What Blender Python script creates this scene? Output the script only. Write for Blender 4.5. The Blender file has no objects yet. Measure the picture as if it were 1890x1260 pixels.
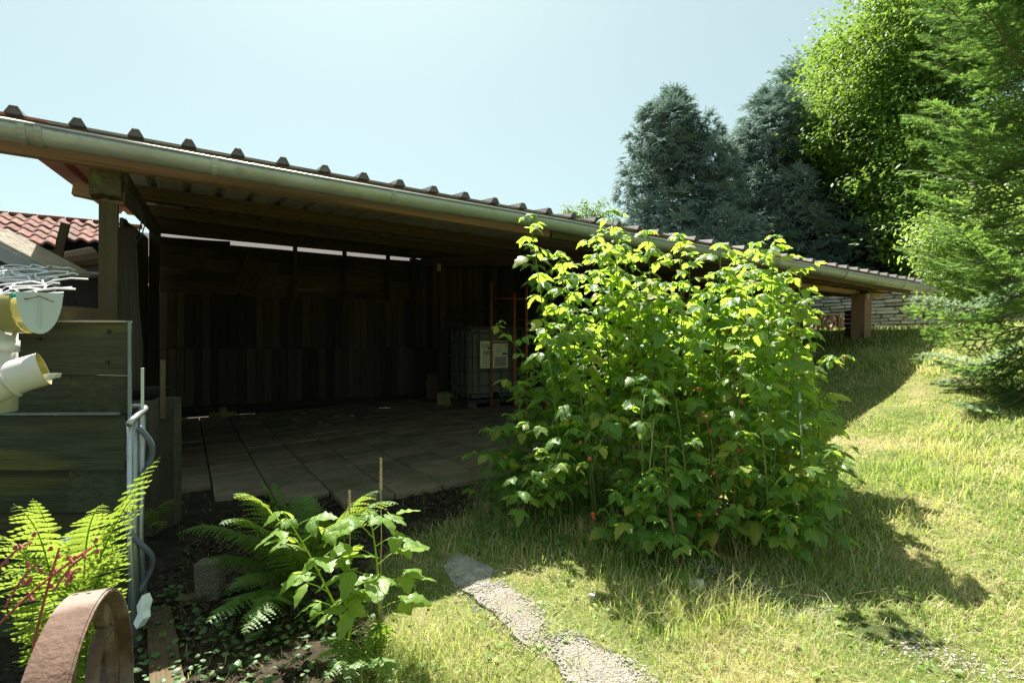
import bpy, bmesh, math, random
import numpy as np
from mathutils import Vector, Matrix, noise as mnoise

rnd = random.Random(11)
nr = np.random.RandomState(7)
C = bpy.context.scene.collection
S = bpy.context.scene

# ------------------------------------------------------------------ camera, light, exposure
EYE = 0.95
cam = bpy.data.cameras.new('camera')
cam.lens = 19.05; cam.sensor_width = 36; cam.clip_start = 0.05; cam.clip_end = 3000
camo = bpy.data.objects.new('camera', cam); C.objects.link(camo)
camo.location = (0, 0, EYE); camo.rotation_euler = (math.radians(90), 0, 0)
S.camera = camo

SUN_EL = math.radians(58.5)
SUN_AZ = math.atan2(-0.33, 1.0)          # clockwise from +Y
sd = Vector((math.sin(SUN_AZ) * math.cos(SUN_EL), math.cos(SUN_AZ) * math.cos(SUN_EL), math.sin(SUN_EL)))
W = bpy.data.worlds.new('World'); S.world = W; W.use_nodes = True
wn = W.node_tree
bg = wn.nodes['Background']
sky = wn.nodes.new('ShaderNodeTexSky'); sky.sky_type = 'NISHITA'; sky.sun_disc = False
sky.sun_elevation = SUN_EL; sky.sun_rotation = SUN_AZ
sky.air_density = 1.0; sky.dust_density = 1.6; sky.ozone_density = 0.6; sky.altitude = 100
tint = wn.nodes.new('ShaderNodeMixRGB'); tint.blend_type = 'MULTIPLY'; tint.inputs[0].default_value = 1
tint.inputs[2].default_value = (.97, 1.06, .93, 1)      # the photograph's slightly cyan white balance
hz = wn.nodes.new('ShaderNodeMixRGB'); hz.inputs[0].default_value = .5; hz.inputs[2].default_value = (4.3, 5.05, 5.1, 1)   # thin summer haze over the whole sky
wn.links.new(sky.outputs[0], hz.inputs[1]); wn.links.new(hz.outputs[0], tint.inputs[1]); wn.links.new(tint.outputs[0], bg.inputs[0]); bg.inputs[1].default_value = 0.054
sl = bpy.data.lights.new('sun', 'SUN'); sl.energy = 5.0; sl.angle = math.radians(0.5); sl.color = (1, 0.955, 0.88)
so = bpy.data.objects.new('sun', sl); C.objects.link(so)
so.rotation_euler = (-sd).to_track_quat('-Z', 'Y').to_euler(); so.location = (0, 0, 20)
S.view_settings.view_transform = 'Standard'; S.view_settings.look = 'None'
S.view_settings.exposure = 1.67; S.view_settings.gamma = 1
S.cycles.max_bounces = 7; S.cycles.transparent_max_bounces = 6

# ------------------------------------------------------------------ frames
U = Vector((0.856, 0.517, 0)); V = Vector((-0.517, 0.856, 0)); Z = Vector((0, 0, 1))
def L(a, b, z=0.0): return U * a + V * b + Z * z
def P(px, py, d): return Vector(((px - 945) / 1000 * d, d, EYE - (py - 630) / 1000 * d))
def ab(x, y): return x * .856 + y * .517, -x * .517 + y * .856
def sstep(t):
    t = np.clip(t, 0, 1); return t * t * (3 - 2 * t)
def gz(x, y):
    x = np.asarray(x, float); y = np.asarray(y, float)
    a = x * .856 + y * .517; b = -x * .517 + y * .856
    ac = np.clip(a, 0, 7.1)
    hill = .0215 * ac * ac
    inside = np.minimum(hill, .08) + (hill - np.minimum(hill, .08)) * sstep((a - 4.0) / 2.6)
    w = sstep((b - 3.0) / 1.0)
    z = hill + (inside - hill) * w
    z = z + .012 * np.sin(x * 3.1 + 1.3) * np.cos(y * 2.7) * np.clip(1 - w, 0, 1) * (np.abs(b) < 12)
    far = np.clip((a - 13.5) / 6, 0, 1)
    return z + far * 1.2
def g(x, y): return float(gz(x, y))
def zr(a, b): return 1.892 - .0295 * (a + .604) + .115 * (b - 3.02)

# ------------------------------------------------------------------ materials
def nodes(m):
    m.use_nodes = True; nt = m.node_tree; nt.nodes.clear()
    return nt, nt.nodes.new, nt.links.new
def rgba(c): return (c[0], c[1], c[2], 1)
def mat(name, c1, c2=None, sc=6, stretch=(1, 1, 1), rough=.8, bump=.3, bsc=40, metal=0, c3=None, c3sc=2.5, c3thr=.55,
        spec=.3, rnd_amt=.25, world=False, c4=None, c4sc=20):
    m = bpy.data.materials.new(name); nt, N, K = nodes(m)
    out = N('ShaderNodeOutputMaterial'); bs = N('ShaderNodeBsdfPrincipled'); K(bs.outputs[0], out.inputs[0])
    bs.inputs['Roughness'].default_value = rough; bs.inputs['Metallic'].default_value = metal
    bs.inputs['Specular IOR Level'].default_value = spec
    tc = N('ShaderNodeTexCoord'); oi = N('ShaderNodeObjectInfo')
    if world:
        ge = N('ShaderNodeNewGeometry'); src = ge.outputs['Position']
    else: src = tc.outputs['Object']
    off = N('ShaderNodeVectorMath'); off.operation = 'ADD'
    mul = N('ShaderNodeMath'); mul.operation = 'MULTIPLY'; mul.inputs[1].default_value = 37.0
    K(oi.outputs['Random'], mul.inputs[0]); K(src, off.inputs[0]); K(mul.outputs[0], off.inputs[1])
    mp = N('ShaderNodeMapping'); mp.inputs['Scale'].default_value = stretch; K(off.outputs[0], mp.inputs[0])
    n1 = N('ShaderNodeTexNoise'); n1.inputs['Scale'].default_value = sc; n1.inputs['Detail'].default_value = 6
    n1.inputs['Roughness'].default_value = .65; K(mp.outputs[0], n1.inputs['Vector'])
    r1 = N('ShaderNodeValToRGB'); r1.color_ramp.elements[0].position = .32; r1.color_ramp.elements[1].position = .68
    c2 = c2 or tuple(x * .6 for x in c1)
    r1.color_ramp.elements[0].color = rgba(c2); r1.color_ramp.elements[1].color = rgba(c1)
    K(n1.outputs[0], r1.inputs[0]); col = r1.outputs[0]
    for cc, cs, th in ((c3, c3sc, c3thr), (c4, c4sc, .6)):
        if cc:
            n3 = N('ShaderNodeTexNoise'); n3.inputs['Scale'].default_value = cs; n3.inputs['Detail'].default_value = 5
            K(off.outputs[0], n3.inputs['Vector'])
            r3 = N('ShaderNodeValToRGB'); r3.color_ramp.elements[0].position = th; r3.color_ramp.elements[1].position = th + .12
            K(n3.outputs[0], r3.inputs[0])
            mx = N('ShaderNodeMixRGB'); K(r3.outputs[0], mx.inputs[0]); K(col, mx.inputs[1]); mx.inputs[2].default_value = rgba(cc)
            col = mx.outputs[0]
    if rnd_amt:
        mr = N('ShaderNodeMapRange'); mr.inputs[3].default_value = 1 - rnd_amt; mr.inputs[4].default_value = 1 + rnd_amt
        K(oi.outputs['Random'], mr.inputs[0])
        vm = N('ShaderNodeVectorMath'); vm.operation = 'SCALE'; K(col, vm.inputs[0]); K(mr.outputs[0], vm.inputs['Scale'])
        col = vm.outputs[0]
    K(col, bs.inputs['Base Color'])
    if bump:
        n2 = N('ShaderNodeTexNoise'); n2.inputs['Scale'].default_value = bsc; n2.inputs['Detail'].default_value = 4
        K(mp.outputs[0], n2.inputs['Vector'])
        bp = N('ShaderNodeBump'); bp.inputs['Strength'].default_value = bump; bp.inputs['Distance'].default_value = .01
        K(n2.outputs[0], bp.inputs['Height']); K(bp.outputs[0], bs.inputs['Normal'])
    return m

def leafmat(name, top, dark, trans, tf=.45, rough=.4, veins=False, spec=.5, nsc=1.2, c3=None, c3thr=.55):
    m = bpy.data.materials.new(name); nt, N, K = nodes(m)
    out = N('ShaderNodeOutputMaterial'); bs = N('ShaderNodeBsdfPrincipled'); tr = N('ShaderNodeBsdfTranslucent')
    mx = N('ShaderNodeMixShader'); mx.inputs[0].default_value = tf
    K(bs.outputs[0], mx.inputs[1]); K(tr.outputs[0], mx.inputs[2]); K(mx.outputs[0], out.inputs[0])
    bs.inputs['Roughness'].default_value = rough; bs.inputs['Specular IOR Level'].default_value = spec
    ge = N('ShaderNodeNewGeometry'); oi = N('ShaderNodeObjectInfo')
    ad = N('ShaderNodeMath'); ad.operation = 'ADD'; K(ge.outputs['Random Per Island'], ad.inputs[0]); K(oi.outputs['Random'], ad.inputs[1])
    fr = N('ShaderNodeMath'); fr.operation = 'FRACT'; K(ad.outputs[0], fr.inputs[0])
    no = N('ShaderNodeTexNoise'); no.inputs['Scale'].default_value = nsc; no.inputs['Detail'].default_value = 3
    K(ge.outputs['Position'], no.inputs['Vector'])
    av = N('ShaderNodeMath'); av.operation = 'MULTIPLY_ADD'; K(no.outputs[0], av.inputs[0]); av.inputs[1].default_value = .9
    m2 = N('ShaderNodeMath'); m2.operation = 'MULTIPLY_ADD'; K(fr.outputs[0], m2.inputs[0]); m2.inputs[1].default_value = .75; m2.inputs[2].default_value = -.32
    K(m2.outputs[0], av.inputs[2])
    mc = N('ShaderNodeMixRGB'); K(av.outputs[0], mc.inputs[0]); mc.inputs[1].default_value = rgba(dark); mc.inputs[2].default_value = rgba(top)
    mc.use_clamp = True
    col = mc.outputs[0]
    if c3:
        n3 = N('ShaderNodeTexNoise'); n3.inputs['Scale'].default_value = nsc * 1.7; n3.inputs['Detail'].default_value = 5
        K(ge.outputs['Position'], n3.inputs['Vector'])
        s3 = N('ShaderNodeMath'); s3.operation = 'MULTIPLY_ADD'; K(fr.outputs[0], s3.inputs[0]); s3.inputs[1].default_value = .5; K(n3.outputs[0], s3.inputs[2])
        r3 = N('ShaderNodeValToRGB'); r3.color_ramp.elements[0].position = c3thr + .2; r3.color_ramp.elements[1].position = c3thr + .3
        K(s3.outputs[0], r3.inputs[0])
        m3 = N('ShaderNodeMixRGB'); K(r3.outputs[0], m3.inputs[0]); K(col, m3.inputs[1]); m3.inputs[2].default_value = rgba(c3); col = m3.outputs[0]
    tcol = N('ShaderNodeMixRGB'); tcol.blend_type = 'MULTIPLY'; tcol.inputs[0].default_value = 1
    sc = N('ShaderNodeVectorMath'); sc.operation = 'SCALE'; sc.inputs['Scale'].default_value = 1
    K(col, bs.inputs['Base Color'])
    tm = N('ShaderNodeMixRGB'); tm.inputs[0].default_value = .72; K(col, tm.inputs[1]); tm.inputs[2].default_value = rgba(trans)
    tout = tm.outputs[0]
    if veins:
        uv = N('ShaderNodeUVMap'); sp = N('ShaderNodeSeparateXYZ'); K(uv.outputs[0], sp.inputs[0])
        s1 = N('ShaderNodeMath'); s1.operation = 'SUBTRACT'; K(sp.outputs[0], s1.inputs[0]); s1.inputs[1].default_value = .5
        s2 = N('ShaderNodeMath'); s2.operation = 'ABSOLUTE'; K(s1.outputs[0], s2.inputs[0])
        s3 = N('ShaderNodeMath'); s3.operation = 'MULTIPLY_ADD'; K(s2.outputs[0], s3.inputs[0]); s3.inputs[1].default_value = -.75; K(sp.outputs[1], s3.inputs[2])
        s4 = N('ShaderNodeMath'); s4.operation = 'MULTIPLY'; K(s3.outputs[0], s4.inputs[0]); s4.inputs[1].default_value = 9 * 6.283
        s5 = N('ShaderNodeMath'); s5.operation = 'COSINE'; K(s4.outputs[0], s5.inputs[0])
        s6 = N('ShaderNodeMapRange'); K(s5.outputs[0], s6.inputs[0]); s6.inputs[1].default_value = .6; s6.inputs[2].default_value = 1
        mid = N('ShaderNodeMapRange'); K(s2.outputs[0], mid.inputs[0]); mid.inputs[1].default_value = .05; mid.inputs[2].default_value = 0
        mxm = N('ShaderNodeMath'); mxm.operation = 'MAXIMUM'; K(s6.outputs[0], mxm.inputs[0]); K(mid.outputs[0], mxm.inputs[1])
        bp = N('ShaderNodeBump'); bp.inputs['Strength'].default_value = .7; bp.inputs['Distance'].default_value = .0025; bp.invert = True
        K(mxm.outputs[0], bp.inputs['Height']); K(bp.outputs[0], bs.inputs['Normal'])
        dk = N('ShaderNodeMapRange'); K(mxm.outputs[0], dk.inputs[0]); dk.inputs[3].default_value = 1; dk.inputs[4].default_value = .72
        vs = N('ShaderNodeVectorMath'); vs.operation = 'SCALE'; K(tout, vs.inputs[0]); K(dk.outputs[0], vs.inputs['Scale']); tout = vs.outputs[0]
    K(tout, tr.inputs['Color'])
    return m

MT = {}
MT['ground'] = None
MT['bush'] = leafmat('raspberry_leaf_green', (.17, .30, .06), (.09, .20, .04), (.60, .86, .07), tf=.57, rough=.42, veins=True, nsc=1.5, spec=.7, c3=(.42, .38, .07), c3thr=.70)
MT['young'] = leafmat('young_leaf_green', (.20, .32, .05), (.11, .23, .04), (.62, .80, .08), tf=.45, rough=.45, veins=True, nsc=2)
MT['fern'] = leafmat('fern_green', (.14, .24, .04), (.05, .13, .03), (.50, .65, .07), tf=.4, rough=.5, nsc=2.5)
MT['grass'] = leafmat('grass_blade', (.25, .345, .07), (.12, .25, .04), (.50, .67, .10), tf=.42, rough=.55, spec=.3, nsc=1.3, c3=(.58, .50, .25), c3thr=.475)
MT['weed'] = leafmat('weed_green', (.10, .19, .05), (.04, .10, .03), (.3, .5, .08), tf=.3, rough=.5, nsc=3)
MT['litter'] = mat('dead_leaf_litter', (.08, .058, .036), (.03, .023, .015), sc=9, rough=.95, bump=0)
MT['firtip'] = leafmat('young_fir_needles', (.18, .34, .075), (.13, .25, .06), (.38, .60, .10), tf=.38, rough=.45, nsc=1.1)
MT['fir'] = leafmat('fir_needle_green', (.10, .205, .06), (.045, .12, .04), (.20, .36, .07), tf=.28, rough=.45, nsc=1.1)
MT['cypress'] = leafmat('blue_cypress_foliage', (.27, .36, .32), (.13, .20, .18), (.22, .32, .24), tf=.2, rough=.7, spec=.15, nsc=1.1)
MT['broad'] = leafmat('broadleaf_green', (.15, .26, .045), (.06, .15, .03), (.36, .54, .06), tf=.34, rough=.55, spec=.3, nsc=.5)
MT['broad2'] = leafmat('pale_broadleaf_green', (.26, .38, .09), (.14, .26, .06), (.50, .68, .10), tf=.35, rough=.5, nsc=.9)
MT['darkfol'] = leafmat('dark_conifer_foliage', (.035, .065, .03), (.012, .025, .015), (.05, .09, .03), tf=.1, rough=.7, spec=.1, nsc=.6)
MT['stem'] = mat('green_cane_bark', (.16, .25, .06), (.10, .17, .05), rough=.6, bump=.1)
MT['cane_pale'] = mat('pale_cane_bark', (.34, .36, .16), (.24, .24, .10), rough=.6, bump=.1)
MT['stem_red'] = mat('reddish_cane_bark', (.20, .08, .05), (.12, .07, .04), rough=.6, bump=.1)
MT['bark'] = mat('tree_bark', (.13, .10, .075), (.05, .04, .03), sc=8, stretch=(3, 3, .7), bump=.6, bsc=20)
MT['firwood'] = mat('fir_twig_bark', (.20, .17, .08), (.12, .10, .05))
MT['berry'] = mat('raspberry_red', (.42, .03, .03), (.50, .12, .05), sc=3, rough=.35, bump=0, rnd_amt=.3)
MT['sheet'] = mat('dark_coated_roof_sheet', (.10, .085, .08), (.065, .055, .05), sc=5, rough=.45, bump=.1, metal=.2, c3=(.13, .12, .08), c3sc=4, spec=.5)
MT['under'] = mat('grey_roof_underside', (.50, .49, .42), (.40, .39, .33), sc=5, rough=.6, bump=.1)
MT['pinkunder'] = mat('salmon_roof_underside', (.62, .26, .20), (.48, .19, .15), sc=5, rough=.6, bump=.1)
MT['zinc'] = mat('weathered_zinc', (.38, .41, .39), (.28, .30, .28), sc=4, rough=.42, metal=.3, bump=.12, bsc=25, c3=(.26, .29, .10), c3sc=3.5, c3thr=.6, c4=(.22, .24, .19), c4sc=10, spec=.5, world=True)
MT['timber'] = mat('weathered_timber', (.20, .14, .075), (.08, .05, .028), sc=3, stretch=(1.5, 14, 8), bump=.6, bsc=9, c3=(.12, .13, .04), c3sc=1.8)
MT['timber_red'] = mat('reddish_timber_beam', (.50, .32, .21), (.33, .18, .11), sc=3, stretch=(2, 14, 8), bump=.5, bsc=9, c3=(.20, .12, .07), c3sc=1.6)
MT['mossy'] = mat('mossy_post_timber', (.14, .11, .055), (.06, .05, .026), sc=3, stretch=(1.2, 14, 8), bump=.7, bsc=9, c3=(.14, .15, .04), c3sc=1.7, c3thr=.52)
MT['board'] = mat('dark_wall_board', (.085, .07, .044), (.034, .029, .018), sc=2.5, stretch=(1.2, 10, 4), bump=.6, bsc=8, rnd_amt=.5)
MT['board_red'] = mat('red_brown_board', (.30, .13, .06), (.17, .07, .035), sc=2.5, stretch=(1.2, 10, 4), bump=.5, bsc=8, rnd_amt=.3)
MT['paver'] = mat('concrete_paver', (.25, .20, .13), (.15, .12, .075), sc=6, rough=.9, bump=.4, c3=(.13, .13, .07), c3sc=4, rnd_amt=.2)
MT['green_board'] = mat('algae_green_board', (.05, .062, .03), (.02, .026, .012), sc=2.5, stretch=(2, 4, 3), rough=.6, bump=.4, bsc=9, c3=(.09, .09, .015), c3sc=1.6, c3thr=.57, c4=(.04, .04, .025), c4sc=3.5, rnd_amt=.25)
MT['galv'] = mat('galvanised_steel', (.55, .58, .60), (.40, .42, .43), sc=12, rough=.4, metal=.7, bump=.05, spec=.5)
MT['blue_edge'] = mat('blue_grey_metal_edge', (.24, .31, .32), (.15, .2, .2), sc=12, rough=.45, metal=.3, bump=.05)
MT['pvc'] = mat('cream_pvc', (.64, .64, .60), (.52, .52, .46), sc=3, rough=.35, bump=.03, c3=(.36, .36, .12), c3sc=3, c3thr=.6, rnd_amt=.05, spec=.5)
MT['pvc_white'] = mat('white_pvc', (.72, .68, .62), (.62, .58, .52), sc=5, rough=.4, bump=.05)
MT['pvc_ol'] = mat('algae_stained_pvc', (.42, .36, .09), (.32, .29, .07), sc=2, rough=.35, bump=.03, rnd_amt=.05, spec=.5)
MT['pvc_cap'] = mat('grey_white_pvc_cap', (.50, .57, .57), (.44, .50, .50), sc=3, rough=.4, bump=.02, rnd_amt=.05)
MT['rust'] = mat('rusty_cast_iron', (.14, .085, .055), (.075, .04, .025), sc=22, rough=.8, bump=.35, bsc=130, c3=(.22, .17, .14), c3sc=7, c3thr=.52, rnd_amt=.05)
MT['rust_o'] = mat('orange_rusty_steel', (.42, .14, .05), (.28, .09, .04), sc=14, rough=.8, bump=.3)
MT['tile'] = mat('red_clay_pantile', (.24, .085, .06), (.11, .05, .04), sc=9, rough=.85, bump=.3, rnd_amt=.35, c3=(.16, .14, .08), c3sc=7, c3thr=.56, c4=(.08, .065, .06), c4sc=16)
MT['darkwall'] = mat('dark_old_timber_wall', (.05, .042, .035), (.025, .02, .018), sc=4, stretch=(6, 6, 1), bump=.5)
MT['dark_steel'] = mat('dull_dark_steel', (.12, .12, .10), (.07, .07, .06), rough=.6, metal=.3, bump=.05)
MT['stone'] = mat('pale_sandstone', (.44, .41, .38), (.25, .23, .21), sc=6, rough=.95, bump=.6, bsc=14, rnd_amt=.3, c4=(.20, .18, .15), c4sc=9)
MT['mortar'] = mat('dark_mortar', (.14, .12, .10), (.09, .08, .06), sc=8, rough=1)
MT['soilstone'] = mat('brown_field_stone', (.34, .24, .17), (.2, .13, .09), sc=6, rough=.95, bump=.5, rnd_amt=.3)
MT['concrete'] = mat('aggregate_concrete', (.36, .33, .29), (.22, .20, .17), sc=20, rough=.9, bump=.5, c3=(.14, .14, .08), c3sc=4)
MT['old_concrete'] = mat('dirty_old_concrete', (.10, .085, .06), (.05, .045, .03), sc=7, rough=.95, bump=.5)
MT['ibc_tank'] = mat('yellowed_tank_plastic', (.20, .20, .14), (.14, .14, .10), sc=2, rough=.4, bump=.02)
MT['label'] = mat('pale_yellow_label_paper', (.80, .78, .50), (.72, .70, .44), sc=4, rough=.6, bump=0, rnd_amt=0)
MT['ink'] = mat('printed_ink', (.10, .10, .08), (.07, .07, .06), rough=.7, bump=0, rnd_amt=0)
MT['inkgrey'] = mat('grey_print_block', (.36, .36, .26), (.32, .32, .24), rough=.7, bump=0, rnd_amt=0)
MT['black'] = mat('black_rubber', (.02, .02, .02), rough=.6, bump=0)
MT['white_plastic'] = mat('white_plastic', (.7, .72, .74), (.6, .62, .64), rough=.5, bump=.1)
MT['bluepipe'] = mat('blue_grey_hose', (.20, .24, .32), (.15, .18, .25), rough=.4, bump=0)
MT['teal'] = mat('teal_plastic', (.02, .35, .25), rough=.5, bump=0)
MT['flash'] = mat('pale_weathered_lead', (.50, .53, .58), (.38, .41, .46), sc=5, rough=.5, metal=.1, bump=.2)
MT['sand'] = mat('pale_sandy_board', (.55, .49, .40), (.40, .34, .27), sc=8, rough=.9, bump=.4)
MT['mesh'] = mat('white_galvanised_mesh', (.80, .80, .82), (.65, .65, .68), rough=.4, bump=0, metal=.2)
MT['yellowblock'] = mat('yellow_brown_block', (.30, .26, .11), (.2, .17, .07), sc=8, rough=.95, bump=.4)
MT['straw'] = leafmat('dry_straw', (.62, .52, .32), (.42, .34, .2), (.6, .5, .3), tf=.2, rough=.8, spec=.1)
MT['pink'] = leafmat('reddish_stem', (.45, .08, .09), (.3, .07, .06), (.5, .1, .1), tf=.15, rough=.5)

def aggregate():   # washed-pebble concrete
    m = bpy.data.materials.new('pebble_concrete'); nt, N, K = nodes(m)
    out = N('ShaderNodeOutputMaterial'); bs = N('ShaderNodeBsdfPrincipled'); K(bs.outputs[0], out.inputs[0]); bs.inputs['Roughness'].default_value = .8
    ge = N('ShaderNodeNewGeometry')
    vo = N('ShaderNodeTexVoronoi'); vo.inputs['Scale'].default_value = 125; K(ge.outputs['Position'], vo.inputs['Vector'])
    r = N('ShaderNodeValToRGB'); r.color_ramp.elements[0].position = .25; r.color_ramp.elements[0].color = (1, 1, 1, 1)
    r.color_ramp.elements[1].position = .55; r.color_ramp.elements[1].color = (.0, .0, .0, 1); K(vo.outputs['Distance'], r.inputs[0])
    hs = N('ShaderNodeSeparateColor'); K(vo.outputs['Color'], hs.inputs[0])
    pc = N('ShaderNodeValToRGB'); pc.color_ramp.elements[0].color = (.27, .235, .19, 1); pc.color_ramp.elements[1].color = (.56, .51, .44, 1); K(hs.outputs[0], pc.inputs[0])
    mx = N('ShaderNodeMixRGB'); K(r.outputs[0], mx.inputs[0]); mx.inputs[1].default_value = (.19, .165, .13, 1); K(pc.outputs[0], mx.inputs[2])
    no = N('ShaderNodeTexNoise'); no.inputs['Scale'].default_value = 5; no.inputs['Detail'].default_value = 5; K(ge.outputs['Position'], no.inputs['Vector'])
    rr = N('ShaderNodeValToRGB'); rr.color_ramp.elements[0].position = .54; rr.color_ramp.elements[1].position = .72; K(no.outputs[0], rr.inputs[0])
    m2 = N('ShaderNodeMixRGB'); K(rr.outputs[0], m2.inputs[0]); K(mx.outputs[0], m2.inputs[1]); m2.inputs[2].default_value = (.13, .11, .06, 1)
    K(m2.outputs[0], bs.inputs['Base Color'])
    bp = N('ShaderNodeBump'); bp.inputs['Strength'].default_value = .9; bp.inputs['Distance'].default_value = .006; K(r.outputs[0], bp.inputs['Height']); K(bp.outputs[0], bs.inputs['Normal'])
    return m
MT['pebble'] = aggregate()

def groundmat():
    m = bpy.data.materials.new('lawn_and_soil'); nt, N, K = nodes(m)
    out = N('ShaderNodeOutputMaterial'); bs = N('ShaderNodeBsdfPrincipled'); K(bs.outputs[0], out.inputs[0])
    bs.inputs['Roughness'].default_value = .95; bs.inputs['Specular IOR Level'].default_value = .1
    ge = N('ShaderNodeNewGeometry'); at = N('ShaderNodeAttribute'); at.attribute_name = 'soil'
    def noise(sc, d=6):
        n = N('ShaderNodeTexNoise'); n.inputs['Scale'].default_value = sc; n.inputs['Detail'].default_value = d; n.inputs['Roughness'].default_value = .7
        K(ge.outputs['Position'], n.inputs['Vector']); return n.outputs[0]
    def ramp(f, e):
        r = N('ShaderNodeValToRGB'); cr = r.color_ramp
        while len(cr.elements) < len(e): cr.elements.new(.5)
        for el, (p, c) in zip(cr.elements, e): el.position = p; el.color = rgba(c)
        K(f, r.inputs[0]); return r.outputs[0]
    lawn = ramp(noise(2.2), [(.3, (.07, .11, .025)), (.5, (.15, .17, .05)), (.68, (.30, .25, .12))])
    soil = ramp(noise(9), [(.3, (.022, .018, .012)), (.52, (.045, .036, .023)), (.72, (.09, .072, .048))])
    mx = N('ShaderNodeMixRGB'); K(at.outputs['Fac'], mx.inputs[0]); K(lawn, mx.inputs[1]); K(soil, mx.inputs[2])
    fine = ramp(noise(60), [(.3, (.55, .55, .55)), (.7, (1.3, 1.3, 1.3))])
    m2 = N('ShaderNodeMixRGB'); m2.blend_type = 'MULTIPLY'; m2.inputs[0].default_value = 1; K(mx.outputs[0], m2.inputs[1]); K(fine, m2.inputs[2])
    K(m2.outputs[0], bs.inputs['Base Color'])
    bp = N('ShaderNodeBump'); bp.inputs['Strength'].default_value = .8; bp.inputs['Distance'].default_value = .02; K(noise(35), bp.inputs['Height']); K(bp.outputs[0], bs.inputs['Normal'])
    return m
MT['ground'] = groundmat()

# ------------------------------------------------------------------ object helpers
def tag(o, label=None, cat=None, group=None, kind=None):
    if label: o['label'] = label
    if cat: o['category'] = cat
    if group: o['group'] = group
    if kind: o['kind'] = kind
    return o
def empty(name, loc, label=None, cat=None, group=None):
    o = bpy.data.objects.new(name, None); C.objects.link(o); o.location = loc; o.empty_display_size = .1
    ORIG[o.name] = Vector(loc)
    return tag(o, label, cat, group)
ORIG = {}
def link(name, me, m, parent=None, loc=None):
    """me is in world coordinates (loc None) or local with a matrix."""
    o = bpy.data.objects.new(name, me); C.objects.link(o)
    if m and not me.materials: me.materials.append(m)
    if parent is not None:
        o.parent = parent
        base = ORIG.get(parent.name, Vector((0, 0, 0)))
        o.location = -base if loc is None else Vector(loc) - base
        if parent.name in ORIG: ORIG[o.name] = Vector((0, 0, 0)) if loc is None else Vector(loc)
    elif loc is not None: o.location = loc
    ORIG.setdefault(o.name, Vector(loc) if loc is not None else Vector((0, 0, 0)))
    return o
def place(name, me, m, parent, mtx):
    """mtx is a world matrix; the parent chain only has translations."""
    o = bpy.data.objects.new(name, me); C.objects.link(o)
    if m and not me.materials: me.materials.append(m)
    if parent is not None:
        o.parent = parent; base = ORIG.get(parent.name, Vector((0, 0, 0)))
        mtx = Matrix.Translation(-base) @ mtx
    o.matrix_basis = mtx
    return o
def trimesh(name, v, f, uv=None, smooth=False):
    v = np.asarray(v, np.float32).reshape(-1, 3); f = np.asarray(f, np.int32).reshape(-1, 3)
    me = bpy.data.meshes.new(name)
    me.vertices.add(len(v)); me.vertices.foreach_set('co', v.ravel())
    me.loops.add(f.size); me.loops.foreach_set('vertex_index', f.ravel())
    me.polygons.add(len(f)); me.polygons.foreach_set('loop_start', np.arange(0, f.size, 3, dtype=np.int32))
    if uv is not None:
        l = me.uv_layers.new(name='UVMap'); l.data.foreach_set('uv', np.asarray(uv, np.float32)[f.ravel()].ravel())
    if smooth: me.polygons.foreach_set('use_smooth', np.ones(len(f), bool))
    me.update(calc_edges=True); me.validate()
    return me
def scatter(tv, tf, R, T, tuv=None):
    """many transformed copies of one template as arrays"""
    tv = np.asarray(tv, float); tf = np.asarray(tf, int); R = np.asarray(R, float); T = np.asarray(T, float)
    n = len(T); v = np.einsum('nij,vj->nvi', R, tv) + T[:, None, :]
    f = tf[None] + (np.arange(n) * len(tv))[:, None, None]
    uv = None if tuv is None else np.tile(tuv, (n, 1))
    return v.reshape(-1, 3), f.reshape(-1, 3), uv
def frame(y, up=(0, 0, 1), roll=0.0):
    """3x3 with columns x(width), y(along), z(normal)"""
    y = Vector(y).normalized(); up = Vector(up)
    x = y.cross(up)
    if x.length < 1e-4: x = Vector((1, 0, 0))
    x.normalize(); z = x.cross(y)
    m = Matrix((x, y, z)).transposed()
    if roll: m = m @ Matrix.Rotation(roll, 3, 'Y')
    return m

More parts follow.
